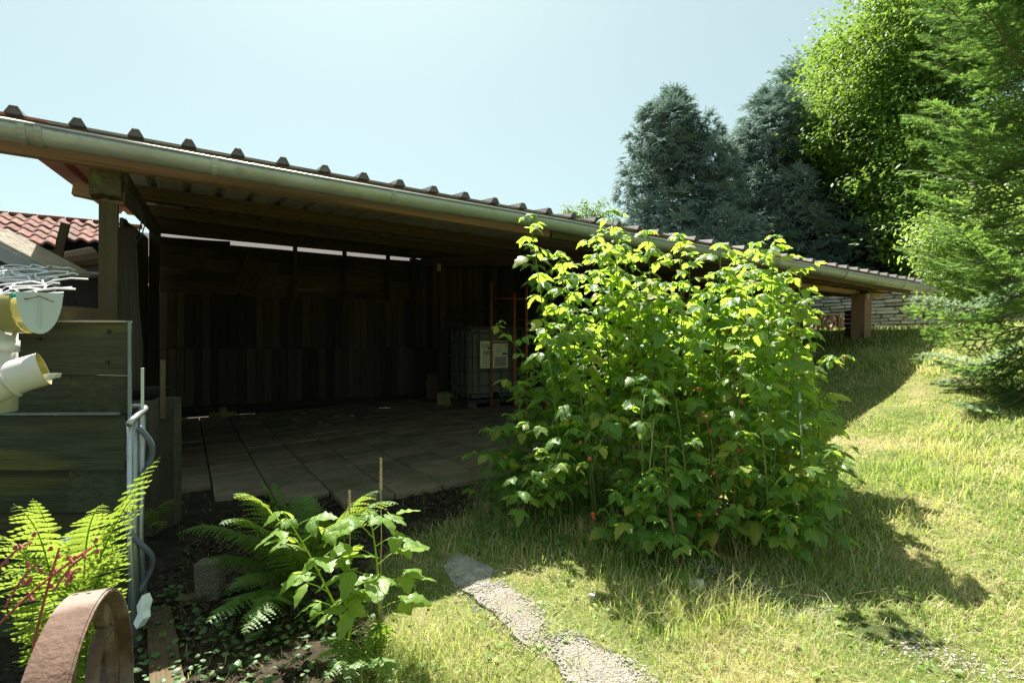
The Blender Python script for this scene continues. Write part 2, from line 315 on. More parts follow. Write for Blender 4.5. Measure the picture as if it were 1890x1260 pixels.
class MB:
    def __init__(s): s.v = []; s.f = []
    def add(s, vs, fs):
        n = len(s.v); s.v += [tuple(p) for p in vs]; s.f += [tuple(i + n for i in q) for q in fs]; return s
    def box(s, c, x, y, z):
        """centre and three half-vectors"""
        c = Vector(c); x, y, z = Vector(x), Vector(y), Vector(z)
        vs = [c + x * i + y * j + z * k for i in (-1, 1) for j in (-1, 1) for k in (-1, 1)]
        return s.add(vs, [(0, 1, 3, 2), (4, 6, 7, 5), (0, 4, 5, 1), (2, 3, 7, 6), (0, 2, 6, 4), (1, 5, 7, 3)])
    def beam(s, p0, p1, w, h, up=Z):
        p0, p1 = Vector(p0), Vector(p1); y = (p1 - p0); m = frame(y, up)
        return s.box((p0 + p1) / 2, m.col[0] * w / 2, y / 2, m.col[2] * h / 2)
    def tube(s, pts, r, n=6, cap=True):
        pts = [Vector(p) for p in pts]; rs = r if isinstance(r, (list, tuple)) else [r] * len(pts)
        base = len(s.v); vs = []
        up = Vector((.3, .2, .93))
        for i, p in enumerate(pts):
            t = (pts[min(i + 1, len(pts) - 1)] - pts[max(i - 1, 0)]).normalized()
            x = t.cross(up)
            if x.length < .05: x = t.cross(Vector((1, 0, 0)))
            x.normalize(); y = t.cross(x)
            for k in range(n):
                a = 2 * math.pi * k / n; vs.append(p + (x * math.cos(a) + y * math.sin(a)) * rs[i])
        fs = []
        for i in range(len(pts) - 1):
            for k in range(n):
                a, b = i * n + k, i * n + (k + 1) % n; fs.append((a, b, b + n, a + n))
        if cap: fs += [tuple(range(n - 1, -1, -1)), tuple(range((len(pts) - 1) * n, len(pts) * n))]
        return s.add(vs, fs)
    def prism(s, poly, dvec):
        n = len(poly); d = Vector(dvec); vs = [Vector(p) for p in poly] + [Vector(p) + d for p in poly]
        return s.add(vs, [tuple(range(n - 1, -1, -1)), tuple(range(n, 2 * n))] + [(i, (i + 1) % n, (i + 1) % n + n, i + n) for i in range(n)])
    def mesh(s, name, smooth=False):
        me = bpy.data.meshes.new(name); me.from_pydata(s.v, [], s.f)
        if smooth: me.polygons.foreach_set('use_smooth', np.ones(len(me.polygons), bool))
        me.update(); return me
    def build(s, name, m, parent=None, smooth=False, loc=None): return link(name, s.mesh(name, smooth), m, parent, loc)

# warped unit plank: X length, Y width, Z thickness
def plank_mesh(seed, seg=5, wob=.03):
    r = random.Random(seed); vs = []; fs = []
    for i in range(seg + 1):
        x = -.5 + i / seg; oy = r.uniform(-wob, wob); oz = r.uniform(-wob, wob) * 1.5
        for (y, z) in ((-.5, -.5), (.5, -.5), (.5, .5), (-.5, .5)):
            vs.append((x + (r.uniform(-.006, .006) if i in (0, seg) else 0), y + oy + r.uniform(-wob, wob) * .5, z + oz))
    for i in range(seg):
        for k in range(4):
            a, b = i * 4 + k, i * 4 + (k + 1) % 4; fs.append((a, b, b + 4, a + 4))
    fs += [(3, 2, 1, 0), tuple(seg * 4 + k for k in range(4))]
    me = bpy.data.meshes.new('plank'); me.from_pydata(vs, [], fs)
    bm = bmesh.new(); bm.from_mesh(me); bmesh.ops.recalc_face_normals(bm, faces=bm.faces); bm.to_mesh(me); bm.free()
    return me
PLK = {}
def plank(name, p0, p1, w, t, m, parent, up=Z, wob=.03, label=None, cat=None):
    """plank from p0 to p1; w across (perpendicular to up), t along up"""
    key = (m.name, rnd.randrange(3), wob)
    if key not in PLK:
        me = plank_mesh(key[1] + 5, wob=wob); me.materials.append(m); PLK[key] = me
    p0, p1 = Vector(p0), Vector(p1); y = p1 - p0; f = frame(y, up)
    R = Matrix((f.col[1] * y.length, f.col[0] * w, f.col[2] * t)).transposed().to_4x4()
    R.translation = (p0 + p1) / 2
    o = place(name, PLK[key], m, parent, R)
    if parent is None: ORIG[o.name] = Vector((0, 0, 0))
    if label: tag(o, label, cat)
    return o

# ------------------------------------------------------------------ SETTING: ground
def axis(lo, hi, step, far):
    c = list(np.arange(lo, hi + step / 2, step)); s = step; x = lo; left = []
    while x > -far: s *= 1.35; x -= s; left.append(x)
    s = step; x = hi; right = []
    while x < far: s *= 1.35; x += s; right.append(x)
    return np.array(left[::-1] + c + right)
SL = [  # slabs: centre px, half sizes along/across, yaw
    [(845, 1022), (905, 1050), (900, 1085), (838, 1080), (818, 1048)],
    [(852, 1092), (925, 1078), (1000, 1128), (1012, 1160), (985, 1200), (925, 1150)],
    [(995, 1172), (1060, 1168), (1150, 1215), (1215, 1262), (1160, 1330), (1040, 1262)],
]
def pxg(px, py):
    """point on the ground seen at a pixel"""
    lo, hi = .5, 30.0
    for _ in range(50):
        m = (lo + hi) / 2; q = P(px, py, m)
        if q.z > g(q.x, q.y): lo = m
        else: hi = m
    return P(px, py, lo)
SLW = [[pxg(*q) for q in s] for s in SL]
def slabdist(x, y):
    """signed-ish inside test, vectorised: 1 inside any slab"""
    ins = np.zeros(np.shape(x), bool)
    for s in SLW:
        c = False; r = np.zeros(np.shape(x), bool); n = len(s)
        for i in range(n):
            p, q = s[i], s[(i + 1) % n]
            cond = ((p.y > y) != (q.y > y)) & (x < (q.x - p.x) * (y - p.y) / (q.y - p.y + 1e-9) + p.x)
            r ^= cond
        ins |= r
    return ins
def soilmask(x, y):
    a = x * .856 + y * .517; b = -x * .517 + y * .856
    w = .18 * np.sin(x * 5 + y * 3) + .1 * np.sin(x * 11 - y * 7)
    left = sstep((-.42 - x + w * .5 + np.clip(y - 2.3, 0, 1) * .28) / .22) * (y < 6)
    inn = sstep((b - 3.0 + w * .4) / .4) * sstep((5.6 - a + w) / .8) * (b < 8.5)
    # bare strip right of the bush
    t = (x - .75) / 1.1; cx = np.abs(y - (2.12 - 1.3 * (x - .72))); strip = .9 * sstep((.17 + w * .4 - cx) / .14) * ((x > .55) & (x < 1.25))
    return np.clip(np.maximum(np.maximum(left, inn), strip), 0, 1)
xs = axis(-4, 9, .09, 900); ys = axis(.2, 11, .09, 900)
gx, gy = np.meshgrid(xs, ys); gzv = gz(gx, gy)
for k, (fx, fy, am) in enumerate(((7.3, 5.1, .006), (15.1, 12.7, .004), (3.3, 19.0, .003))): gzv = gzv + am * np.sin(gx * fx + k) * np.sin(gy * fy + 2 * k)
nx, ny = len(xs), len(ys)
idx = np.arange(nx * ny).reshape(ny, nx)
q = np.stack([idx[:-1, :-1], idx[:-1, 1:], idx[1:, 1:], idx[1:, :-1]], -1).reshape(-1, 4)
f = np.concatenate([q[:, [0, 1, 2]], q[:, [0, 2, 3]]])
me = trimesh('ground', np.stack([gx, gy, gzv], -1).reshape(-1, 3), f, smooth=True)
at = me.attributes.new('soil', 'FLOAT', 'POINT'); at.data.foreach_set('value', soilmask(gx, gy).ravel().astype(np.float32))
tag(link('ground', me, MT['ground']), kind='structure')

# floor of pavers inside the shed
floor = empty('floor', L(2, 5, .0)); tag(floor, kind='structure')
pm = MB().box((0, 0, 0), (.1455, 0, 0), (0, .1455, 0), (0, 0, .02)).mesh('paver'); 
bm = bmesh.new(); bm.from_mesh(pm); bmesh.ops.bevel(bm, geom=list(bm.edges), offset=.004, segments=1, affect='EDGES'); bm.to_mesh(pm); bm.free()
ang = math.atan2(U.y, U.x)
i = 0
for ia in range(-1, 16):
    for ib in range(0, 15):
        a = -.15 + ia * .3 + .15; b = 3.05 + ib * .3 + .15
        if b < 3.9 - a * .9: continue
        if a > 3.2 and b < 3.3: continue
        c = L(a, b); z = g(c.x, c.y) + .014 + rnd.uniform(-.003, .003)
        ca, cb = L(a + .1, b), L(a, b + .1)
        tx = (g(ca.x, ca.y) - g(c.x, c.y)) / .1; ty = (g(cb.x, cb.y) - g(c.x, c.y)) / .1
        M = Matrix.Translation((c.x, c.y, z)) @ Matrix.Rotation(ang + rnd.uniform(-.006, .006), 4, 'Z') @ Matrix.Rotation(-math.atan(tx) + rnd.uniform(-.006, .006), 4, 'Y') @ Matrix.Rotation(math.atan(ty) + rnd.uniform(-.006, .006), 4, 'X')
        if i >= 298: break
        place('paver', pm, MT['paver'], floor, M); i += 1

# pebble-concrete slabs of the sunken path
SLP = []
slab_l = ['small grey worn slab in the shade nearest the shed, first of the sunken path', 'pebbled concrete slab half in shade, middle of the three in the grass path', 'sunlit pebbled concrete slab at the bottom edge, nearest piece of the grass path']
for k, s in enumerate(SLW):
    poly = []
    for i in range(len(s)):
        p, q2 = s[i], s[(i + 1) % len(s)]
        for t in (0, .25, .5, .75):
            w = p.lerp(q2, t); j = .018 if t else 0
            poly.append(Vector((w.x + rnd.uniform(-j, j), w.y + rnd.uniform(-j, j), g(w.x, w.y) - .036)))
    cpt = sum(poly, Vector((0, 0, 0))) / len(poly); mb_ = MB(); np_ = len(poly); vv = []; ff = []
    for rr_ in (1.0, .72, .4):
        for w in poly:
            q_ = cpt.lerp(w, rr_); vv.append(Vector((q_.x, q_.y, g(q_.x, q_.y) + .010 + .006 * (1 - rr_) + rnd.uniform(-.0015, .0015))))
    vv.append(Vector((cpt.x, cpt.y, g(cpt.x, cpt.y) + .014))); nb_ = len(vv)
    for w in poly: vv.append(Vector((w.x, w.y, g(w.x, w.y) - .03)))
    for r2 in (0, 1):
        for i in range(np_): j = (i + 1) % np_; ff.append((r2 * np_ + i, r2 * np_ + j, (r2 + 1) * np_ + j, (r2 + 1) * np_ + i))
    for i in range(np_): j = (i + 1) % np_; ff.append((2 * np_ + i, 2 * np_ + j, nb_ - 1)); ff.append((i, nb_ + i, nb_ + j, j))
    SLP.append(poly); mb_.add(vv, ff); o = mb_.build('paving_slab', MT['concrete'] if k == 0 else MT['pebble'])
    tag(o, slab_l[k], 'slab', 'concrete slabs sunk in the lawn')

# ------------------------------------------------------------------ SHED
shed = empty('open_shed', L(3.4, 5.2, .0), 'long low open-fronted timber shed with dark ribbed metal roof and zinc gutter', 'shed')
RIB0 = -.604; SP = .207
def roofpanel(a0, a1, first, last):
    m = MB(); prof = []   # (a, dz)
    n0 = math.ceil((a0 - RIB0 - .05) / SP); a = a0
    prof.append((a0, 0))
    k = n0
    while RIB0 + k * SP + .04 < a1 + .001:
        c = RIB0 + k * SP
        prof += [(c - .032, 0), (c - .013, .034), (c + .013, .034), (c + .032, 0)]; k += 1
    prof.append((a1, 0)); prof = [p for p in prof if a0 <= p[0] <= a1]
    b0, b1 = 3.0 - .03, 7.75; t = .0015
    vs = []
    for b in (b0, b1):
        for (a, dz) in prof: vs.append(L(a, b, zr(a, b) + dz))
        for (a, dz) in prof: vs.append(L(a, b, zr(a, b) + dz - .004))
    n = len(prof); fs = []
    for i in range(n - 1):
        fs.append((i, i + 1, 2 * n + i + 1, 2 * n + i)); fs.append((n + i, 3 * n + i, 3 * n + i + 1, n + i + 1))
        fs.append((i, n + i, n + i + 1, i + 1)); fs.append((2 * n + i, 2 * n + i + 1, 3 * n + i + 1, 3 * n + i))
    fs.append((0, 2 * n, 3 * n, n)); fs.append((n - 1, 2 * n - 1, 4 * n - 1, 3 * n - 1))
    m.add(vs, fs)
    me = m.mesh('roof_panel'); me.materials.append(MT['sheet']); me.materials.append(MT['pinkunder'] if first else MT['under'])
    for pi, p in enumerate(me.polygons):
        if p.index < 4 * (n - 1) and p.index % 4 == 1: p.material_index = 1
    # foam/closed rib ends: dark filler at eave
    o = link('roof_panel', me, None, shed)
    kk = n0
    while RIB0 + kk * SP + .04 < a1:
        c = RIB0 + kk * SP
        if c - .032 > a0:
            MB().prism([L(c - .031, 2.975, zr(c, 3) - .001), L(c + .031, 2.975, zr(c, 3) - .001), L(c + .0125, 2.975, zr(c, 3) + .0325), L(c - .0125, 2.975, zr(c, 3) + .0325)], V * .03).build('rib_closer', MT['sheet'], o)
        kk += 1
    return o
edges = [-.745] + [RIB0 + SP * (.5 + 5 * k) for k in range(0, 8)] + [7.52]
for i in range(len(edges) - 1): roofpanel(edges[i], edges[i + 1], i <= 0, False)
# wooden fascia, header beam in lengths
for (a0, a1) in ((-.74, 2.15), (2.16, 4.6), (4.61, 7.3)):
    plank('header_beam', L(a0, 3.07, zr(a0, 3.07) - .098), L(a1, 3.07, zr(a1, 3.07) - .098), .05, .105, MT['timber_red'] if a0 < 2 else MT['timber'], shed, wob=.012)
for (a0, a1) in ((-.74, 2.2), (2.21, 5.0), (5.01, 7.5)):
    plank('fascia', L(a0, 3.018, zr(a0, 3.0) - .033), L(a1, 3.018, zr(a1, 3.0) - .033), .02, .055, MT['timber'], shed, wob=.012)
# purlins under the sheets (run along the eave)
for b, a0, a1, h in ((4.75, -.33, 7.45, .10), (6.2, -.33, 7.45, .10), (7.6, -.33, 7.45, .10)):
    plank('purlin', L(a0, b, zr(a0, b) - .008 - h / 2), L(a1, b, zr(a1, b) - .008 - h / 2), .07, h, MT['timber'], shed, wob=.012)
# cross rafters
for a in (-.27, 3.05, 6.9):
    plank('rafter', L(a, 3.30, zr(a, 3.3) - .185), L(a, 7.62, zr(a, 7.6) - .17), .06, .11, MT['timber'] if a > 0 else MT['mossy'], shed, wob=.012)
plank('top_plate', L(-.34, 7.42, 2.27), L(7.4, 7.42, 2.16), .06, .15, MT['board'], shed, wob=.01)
# posts
def post(a, b, w, top, m, name='post', bot=None):
    c = L(a, b); z0 = g(c.x, c.y) - .05 if bot is None else bot
    return plank(name, L(a, b, z0), L(a + .006, b, top), w, w, m, shed, up=V, wob=.02)
post(-.315, 3.2, .072, zr(-.3, 3.2) - .3, MT['mossy'])
post(-.30, 7.35, .10, 2.2, MT['board'])
post(3.07, 6.98, .085, zr(3, 7) - .26, MT['board'])
post(6.82, 3.34, .15, 1.5, MT['timber_red'])
# block on the front post and stub of the side beam
plank('bearing_block', L(-.375, 3.17, 1.70), L(-.255, 3.17, 1.70), .11, .14, MT['mossy'], shed, wob=.03)
plank('beam_stub', L(-.46, 3.34, 1.685), L(-.26, 3.34, 1.66), .06, .06, MT['timber_red'], shed)
# low far beam and its pale packing block
plank('low_beam', L(5.6, 3.42, 1.585), L(7.42, 3.42, 1.56), .10, .115, MT['timber_red'], shed, wob=.015)
plank('packing_block', L(6.76, 3.26, 1.475), L(6.83, 3.26, 1.475), .03, .055, MT['sand'], shed)
for k in range(9):
    a = 5.0 + k * .27
    plank('soffit_board', L(a, 3.12, zr(a, 3.1) - .165), L(a, 4.1, zr(a, 4.1) - .125), .24, .012, MT['timber'], shed, wob=.01)
# brace boards on the mid post
plank('brace', L(3.1, 6.9, 1.25), L(4.6, 6.9, 1.62), .03, .06, MT['board'], shed)
plank('brace', L(3.1, 6.9, 1.2), L(3.9, 6.7, 1.02), .03, .05, MT['board'], shed)
# back wall: two tiers of vertical boards, every board a part
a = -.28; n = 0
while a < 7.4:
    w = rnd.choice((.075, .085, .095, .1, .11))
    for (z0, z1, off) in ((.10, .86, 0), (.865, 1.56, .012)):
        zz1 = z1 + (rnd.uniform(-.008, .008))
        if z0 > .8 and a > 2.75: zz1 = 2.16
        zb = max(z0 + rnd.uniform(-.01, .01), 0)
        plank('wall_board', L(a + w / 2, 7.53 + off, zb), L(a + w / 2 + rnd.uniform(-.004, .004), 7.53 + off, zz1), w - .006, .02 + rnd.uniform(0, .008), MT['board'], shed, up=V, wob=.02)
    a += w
plank('sole_plate', L(-.28, 7.46, .14), L(3.0, 7.46, .15), .05, .08, MT['board'], shed)
# backing sheet so that only chosen gaps let light in
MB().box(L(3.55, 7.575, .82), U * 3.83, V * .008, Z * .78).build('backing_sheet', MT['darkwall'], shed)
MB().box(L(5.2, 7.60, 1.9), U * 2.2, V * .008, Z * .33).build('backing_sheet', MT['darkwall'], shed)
# patchwork of horizontal planks above the boards on the left bay
rows = [(1.60, .13, -.28, 2.95), (1.735, .14, -.28, 2.95), (1.875, .13, -.28, 2.95), (2.0, .12, -.28, 2.95)]
for (z, h, a0, a1) in rows:
    x = a0
    while x < a1:
        l = min(rnd.uniform(.5, 1.2), a1 - x); 
        plank('upper_plank', L(x, 7.52 + rnd.uniform(-.03, .03), z + rnd.uniform(-.01, .01)), L(x + l, 7.52, z + rnd.uniform(-.012, .012)), .022, h + .02, MT['board'], shed, wob=.02)
        x += l
plank('upper_plank', L(-.3, 7.56, 2.115), L(.48, 7.56, 2.125), .02, .125, MT['board'], shed)
plank('upper_plank', L(.48, 7.56, 2.088), L(2.95, 7.56, 2.075), .02, .10, MT['board'], shed, wob=.05)
for (aa, tilt) in ((1.22, 0), (1.83, .02), (2.45, 0), (2.83, 0)):
    plank('stud', L(aa, 7.44, 1.5), L(aa + tilt, 7.44, 2.2), .05, .04, MT['board'], shed, up=V)
plank('upper_plank', L(.62, 7.42, 1.60), L(.78, 7.42, 1.98), .26, .02, MT['board'], shed, up=V)
# left side boards
b = 4.4
while b < 7.3:
    w = rnd.uniform(.12, .18)
    plank('side_board', L(-.36, b + w / 2, 0), L(-.36, b + w / 2, zr(-.36, b) - .27), w - .008, .02, MT['board'], shed, up=U)
    b += w
# red brown gable-end boards
b = 4.9
while b < 7.5:
    w = rnd.uniform(.14, .18); c = L(7.42, b)
    plank('end_board', L(7.42, b + w / 2, g(c.x, c.y) - .05), L(7.42, b + w / 2, zr(7.42, b) - .06), w - .008, .02, MT['board_red'], shed, up=U)
    b += w
for (a0, z0, h) in ((4.7, 1.33, .13), (4.7, 1.18, .13), (4.7, 1.03, .13)):
    plank('screen_board', L(a0, 4.6, z0), L(a0 + 1.5, 4.6, z0), .02, h, MT['board_red'], shed)
post(4.75, 4.66, .08, zr(4.7, 4.6) - .1, MT['board_red']); post(6.15, 4.66, .08, zr(6.1, 4.6) - .1, MT['board_red'])

# gutter
def gutter(a0, a1, r=.059, drop=.0):
    m = MB(); nseg = max(2, int((a1 - a0) / .35)); K2 = 9; ring = []
    vs = []; fs = []
    for i in range(nseg + 1):
        a = a0 + (a1 - a0) * i / nseg
        sag = .012 * math.exp(-((a - 2.9) / .35) ** 2) + .003 * math.sin(a * 2.3)
        zc = zr(a, 3.0) - .068 - sag
        for t in (1.0, .965):
            for k in range(K2):
                th = math.pi * (k / (K2 - 1)); vs.append(L(a, 2.925 - math.cos(th) * r * t, zc - math.sin(th) * r * 1.08 * t))
    n = 2 * K2
    for i in range(nseg):
        for k in range(K2 - 1):
            A = i * n + k; B = A + n
            fs.append((A, B, B + 1, A + 1)); A2 = A + K2; B2 = B + K2; fs.append((A2, A2 + 1, B2 + 1, B2))
        for k in (0, K2 - 1):
            A = i * n + k; B = A + n; fs.append((A, A + K2, B + K2, B))
    m.add(vs, fs)
    o = m.build('gutter', MT['zinc'], shed, smooth=True)
    # rolled bead on the outer lip
    bead = MB().tube([L(a0 + (a1 - a0) * i / nseg, 2.925 - r, zr(a0 + (a1 - a0) * i / nseg, 3) - .066 - .012 * math.exp(-((a0 + (a1 - a0) * i / nseg - 2.9) / .35) ** 2) - .003 * math.sin((a0 + (a1 - a0) * i / nseg) * 2.3)) for i in range(nseg + 1)], .0065, 7)
    bead.build('gutter_bead', MT['galv'], o, smooth=True)
    return o
gs = [gutter(-1.05, -.515), gutter(-.52, 2.9), gutter(2.895, 5.6), gutter(5.595, 7.56)]
for a in (-.56, -.51, .12, .98, 1.9, 2.45, 2.92, 3.6, 4.3, 5.0, 5.6, 6.2, 6.8, 7.4):
    m = MB(); r = .063; vs = []; K2 = 11
    for s in (-.012, .012):
        for t in (1, .95):
            for k in range(K2):
                th = math.pi * (k / (K2 - 1)); sag = .012 * math.exp(-((a - 2.9) / .35) ** 2) + .003 * math.sin(a * 2.3)
                vs.append(L(a + s, 2.925 - math.cos(th) * r * t, zr(a, 3) - .066 - sag - math.sin(th) * r * 1.13 * t))
    fs = []
    for k in range(K2 - 1):
        fs += [(k, k + 1, k + 1 + 2 * K2, k + 2 * K2), (k + K2, k + 3 * K2, k + 1 + 3 * K2, k + 1 + K2), (k, k + K2, k + 1 + K2, k + 1), (k + 2 * K2, k + 1 + 2 * K2, k + 1 + 3 * K2, k + 3 * K2)]
    m.add(vs, fs); m.build('gutter_bracket', MT['zinc'], shed)
# end cap on the far end
m = MB(); m.prism([L(7.56, 2.925 - math.cos(math.pi * k / 8) * .059, zr(7.56, 3) - .068 - math.sin(math.pi * k / 8) * .064) for k in range(9)], U * .006); m.build('gutter_end_cap', MT['zinc'], shed)
# hanging black cable at the front post
pts = [L(-.27, 3.13, 1.78), L(-.26, 3.12, 1.72), L(-.23, 3.12, 1.66), L(-.19, 3.13, 1.60), L(-.175, 3.14, 1.53), L(-.19, 3.15, 1.47), L(-.22, 3.16, 1.42)]
MB().tube(pts, .004, 5).build('cable', MT['black'], shed)
MB().tube([p + L(.012, .01, -.01) for p in pts[2:]], .003, 5).build('cable', MT['black'], shed)
# electrical box high on the wall
MB().box(L(3.0, 6.92, 1.97), U * .025, V * .015, Z * .05).build('junction_box', MT['sand'], shed)

# ------------------------------------------------------------------ tiled outbuilding behind
ob = empty('tiled_outbuilding', L(.8, 12, .0), 'old outbuilding with broken red pantile roof behind the shed', 'building')
TS = math.radians(26); e = .30; NR = 7; RB, RZ = 13.0, 3.27
vs = []; fs = []
for j in range(5):
    for i in range(9):
        u = i / 8; vs.append((u * .215 - .1, j / 4 * .34 - .17, .028 * math.sin(u * 2 * math.pi) + .004 * j))
for j in range(4):
    for i in range(8): a = j * 9 + i; fs.append((a, a + 1, a + 10, a + 9))
nb = len(vs)
for i in range(9): vs.append((vs[i][0], vs[i][1], vs[i][2] - .03))
for i in range(8): fs.append((i, i + nb, i + 1 + nb, i + 1))
tm = bpy.data.meshes.new('roof_tile'); tm.from_pydata(vs, [], fs); tm.update()
tm.polygons.foreach_set('use_smooth', np.ones(len(tm.polygons), bool))
Rt = Matrix((U, V * math.cos(TS) + Z * math.sin(TS), -V * math.sin(TS) + Z * math.cos(TS))).transposed().to_4x4()
nt_ = 0
def rdrop(a): return .04 + .56 * float(sstep(a + 1.2)) - .27 * float(sstep((a - 2.2) / 1.2))
for c in range(42):
    for r in range(NR):
        a = -3.7 + c * .2; s = (r + .5) * e
        if r >= 5 and -2.55 < a < -.9 and rnd.random() < .85: continue
        if r == 4 and -1.9 < a < -.9 and rnd.random() < .7: continue
        p = L(a, RB - s * math.cos(TS), RZ - s * math.sin(TS) - rdrop(a))
        M = Matrix.Translation(p + Z * rnd.uniform(-.008, .012)) @ Rt @ Matrix.Rotation(rnd.uniform(-.04, .04), 4, 'Z') @ Matrix.Rotation(rnd.uniform(-.03, .03) - .085, 4, 'X')
        place('roof_tile', tm, MT['tile'], ob, M); nt_ += 1
for c in range(18):
    a = -3.8 + c * .5
    plank('roof_batten', L(a, RB, RZ - .66), L(a, RB - 2.0, RZ - .66 - 2.0 * math.tan(TS)), .07, .06, MT['darkwall'], ob)
m = MB(); m.add([L(-3.9, RB, RZ - .72), L(4.9, RB, RZ - .72), L(4.9, RB - 1.9, RZ - .72 - 1.9 * math.tan(TS)), L(-3.9, RB - 1.9, RZ - .72 - 1.9 * math.tan(TS)),
                 L(-3.9, RB, RZ - .16), L(4.9, RB, RZ - .16), L(4.9, RB - 1.9, RZ - .75 - 1.9 * math.tan(TS)), L(-3.9, RB - 1.9, RZ - .75 - 1.9 * math.tan(TS))],
                [(0, 3, 2, 1), (4, 5, 6, 7), (0, 1, 5, 4), (1, 2, 6, 5), (2, 3, 7, 6), (3, 0, 4, 7)]); m.build('roof_deck', MT['darkwall'], ob)
m = MB(); m.add([L(-3.9, RB + .02, RZ - .75), L(4.9, RB + .02, RZ - .75), L(4.9, RB + 2.4, RZ - 1.1), L(-3.9, RB + 2.4, RZ - 1.1)], [(0, 1, 2, 3)]); m.build('rear_roof', MT['tile'], ob)
for c in range(22): MB().tube([L(-3.9 + c * .4, RB + .01, RZ + .005 - rdrop(-3.9 + c * .4)), L(-3.52 + c * .4, RB + .01, RZ + .005 - rdrop(-3.9 + c * .4))], .05, 8).build('ridge_tile', MT['tile'], ob)
MB().box(L(.5, 11.55, 1.2), U * 4.3, V * .06, Z * 1.25).build('wall', MT['darkwall'], ob)
# dark lean-to boarding left of the shed, with leaning batten, ridge roll, flashing
lean = empty('boarded_lean_to', L(-1.1, 6.2, 0), 'dark boarded lean-to wall in shade left of the mossy post', 'wall')
x = -4.3
while x < -.42:
    w = rnd.uniform(.12, .17)
    plank('wall_board', L(x + w / 2, 6.0, -.02), L(x + w / 2, 6.0, 1.52 + rnd.uniform(-.02, .02)), w - .007, .025, MT['darkwall'], lean, up=V); x += w
plank('capping', L(-4.3, 5.97, 1.545), L(-.42, 5.97, 1.545), .12, .02, MT['flash'], lean)
p0 = P(103, 492, 4.1); p1 = P(121, 412, 4.1)
plank('timber_batten', p0, p1, .055, .04, MT['mossy'], None, up=V, label='greenish timber batten leaning upright below the broken tiles', cat='plank')
m = MB().tube([P(112, 482, 4.3), P(172, 474, 4.5)], [.065, .085], 10); tag(m.build('ridge_cap', MT['soilstone'], None, smooth=False), 'grey brown half-round ridge cap lying right of the upright batten', 'roof tile')
# shelf the loose pieces lie on
MB().box(P(60, 560, 3.9) + Vector((0, .2, 0)), (1.1, 0, 0), (0, .55, 0), (0, 0, .012))
# sheet roof in front of it: pale board with grey flashing
m = MB(); A, B_ = P(-60, 418, 3.2), P(108, 503, 3.5)
dd = Vector((0.25, .9, .1))
m.box((A + B_) / 2 + dd * .12 - Vector((0, 0, .012)), (B_ - A) / 2, dd * .10, (0, 0, .014))
fl = empty('flashing_board', A, 'pale sandy board edged in blue grey metal, sloping down at the left edge', 'board')
m.build('board', MT['sand'], fl)
m = MB().box((A + B_) / 2 - Vector((0, 0, .055)), (B_ - A) / 2, dd * .012, (0, 0, .045)); m.build('metal_edge', MT['flash'], fl)
A, B_ = P(-60, 478, 2.9), P(60, 512, 3.0)
m = MB().box((A + B_) / 2 - Vector((0, 0, .03)), (B_ - A) / 2, dd * .1, (0, 0, .012)); tag(m.build('plastic_sheet', MT['white_plastic']), 'white plastic sheet below the metal-edged board at the left edge', 'panel')

# ------------------------------------------------------------------ flattened wire mesh with board beneath
wm = MB(); base = P(-30, 540, 1.75)
def wpt(i, j):
    s = i * .075 + (j % 2) * .037; t = j * .042
    return Vector((-2.0 + s + .03 * math.sin(j * 1.7 + i), 1.62 + t + .01 * math.sin(i * 2.1), 1.085 + .012 * math.sin(i * .6 + 1) + .004 * math.sin(i * 1.9 + j * 1.3) + t * .30))
for j in range(12):
    for i in range(11 if j % 3 else 10):
        p = wpt(i, j)
        if p.x / p.y > -.84 + .03 * math.sin(j * 3): continue
        q1 = wpt(i, j + 1); q2 = wpt(i + (1 if j % 2 else -1), j + 1)
        midp = p.lerp(q1, .45)
        wm.tube([p, midp, q1], .0034, 4, cap=False)
        wm.tube([p, wpt(i, j).lerp(q2, .5) + Vector((0, 0, .006)), q2], .0034, 4, cap=False)
tag(wm.build('wire_mesh', MT['mesh']), 'crumpled piece of shiny galvanised wire mesh lying above the green screen', 'wire mesh')
plank('wooden_board', Vector((-2.25, 1.80, 1.04)), Vector((-1.43, 1.80, 1.04)), .25, .045, MT['timber'], None, label='short weathered board under the crumpled wire mesh', cat='board')
m = MB().tube([Vector((-1.53, 1.63, 1.075)), Vector((-1.50, 1.63, 1.09)), Vector((-1.47, 1.66, 1.085))], .008, 6); tag(m.build('plastic_scrap', MT['teal']), 'small teal plastic scrap caught in the wire mesh', 'scrap')

# ------------------------------------------------------------------ algae green board screen
D = 1.75
scr = empty('board_screen', (-1.7, D, 0), 'dark green algae-stained board screen with thin metal edge at left', 'screen')
xr = (240 - 945) / 1000 * D; xl = -2.6
ysr = [592, 690, 762, 862, 942, 1030, 1110, 1190]
for k in range(len(ysr) - 1):
    z1 = EYE - (ysr[k] - 630) / 1000 * D; z0 = EYE - (ysr[k + 1] - 630) / 1000 * D
    yo = (.0, .006, -.02, -.004, .01, 0, .008)[k]; cut = xr if k % 2 == 0 else xr - .19
    plank('board', (xl, D + yo, (z0 + z1) / 2), (cut, D + yo, (z0 + z1) / 2 - .004), .018, abs(z1 - z0) - .004, MT['green_board'], scr, wob=.006)
    if cut < xr: plank('board', (cut + .003, D + yo, (z0 + z1) / 2), (xr - .002, D + yo, (z0 + z1) / 2 - .004), .018, abs(z1 - z0) - .004, MT['green_board'], scr, wob=.006)
MB().beam((xl, D - .002, 1.021), (xr, D - .002, 1.014), .03, .006).build('top_edge', MT['sand'], scr)
MB().beam((xr + .006, D - .01, -.02), (xr + .006, D - .01, 1.016), .008, .034, up=V).build('side_edge', MT['blue_edge'], scr)
MB().beam((xl, D - .034, EYE - .135 * D + .002), (xr - .01, D - .034, EYE - .130 * D), .012, .008).build('edge_trim', MT['blue_edge'], scr)
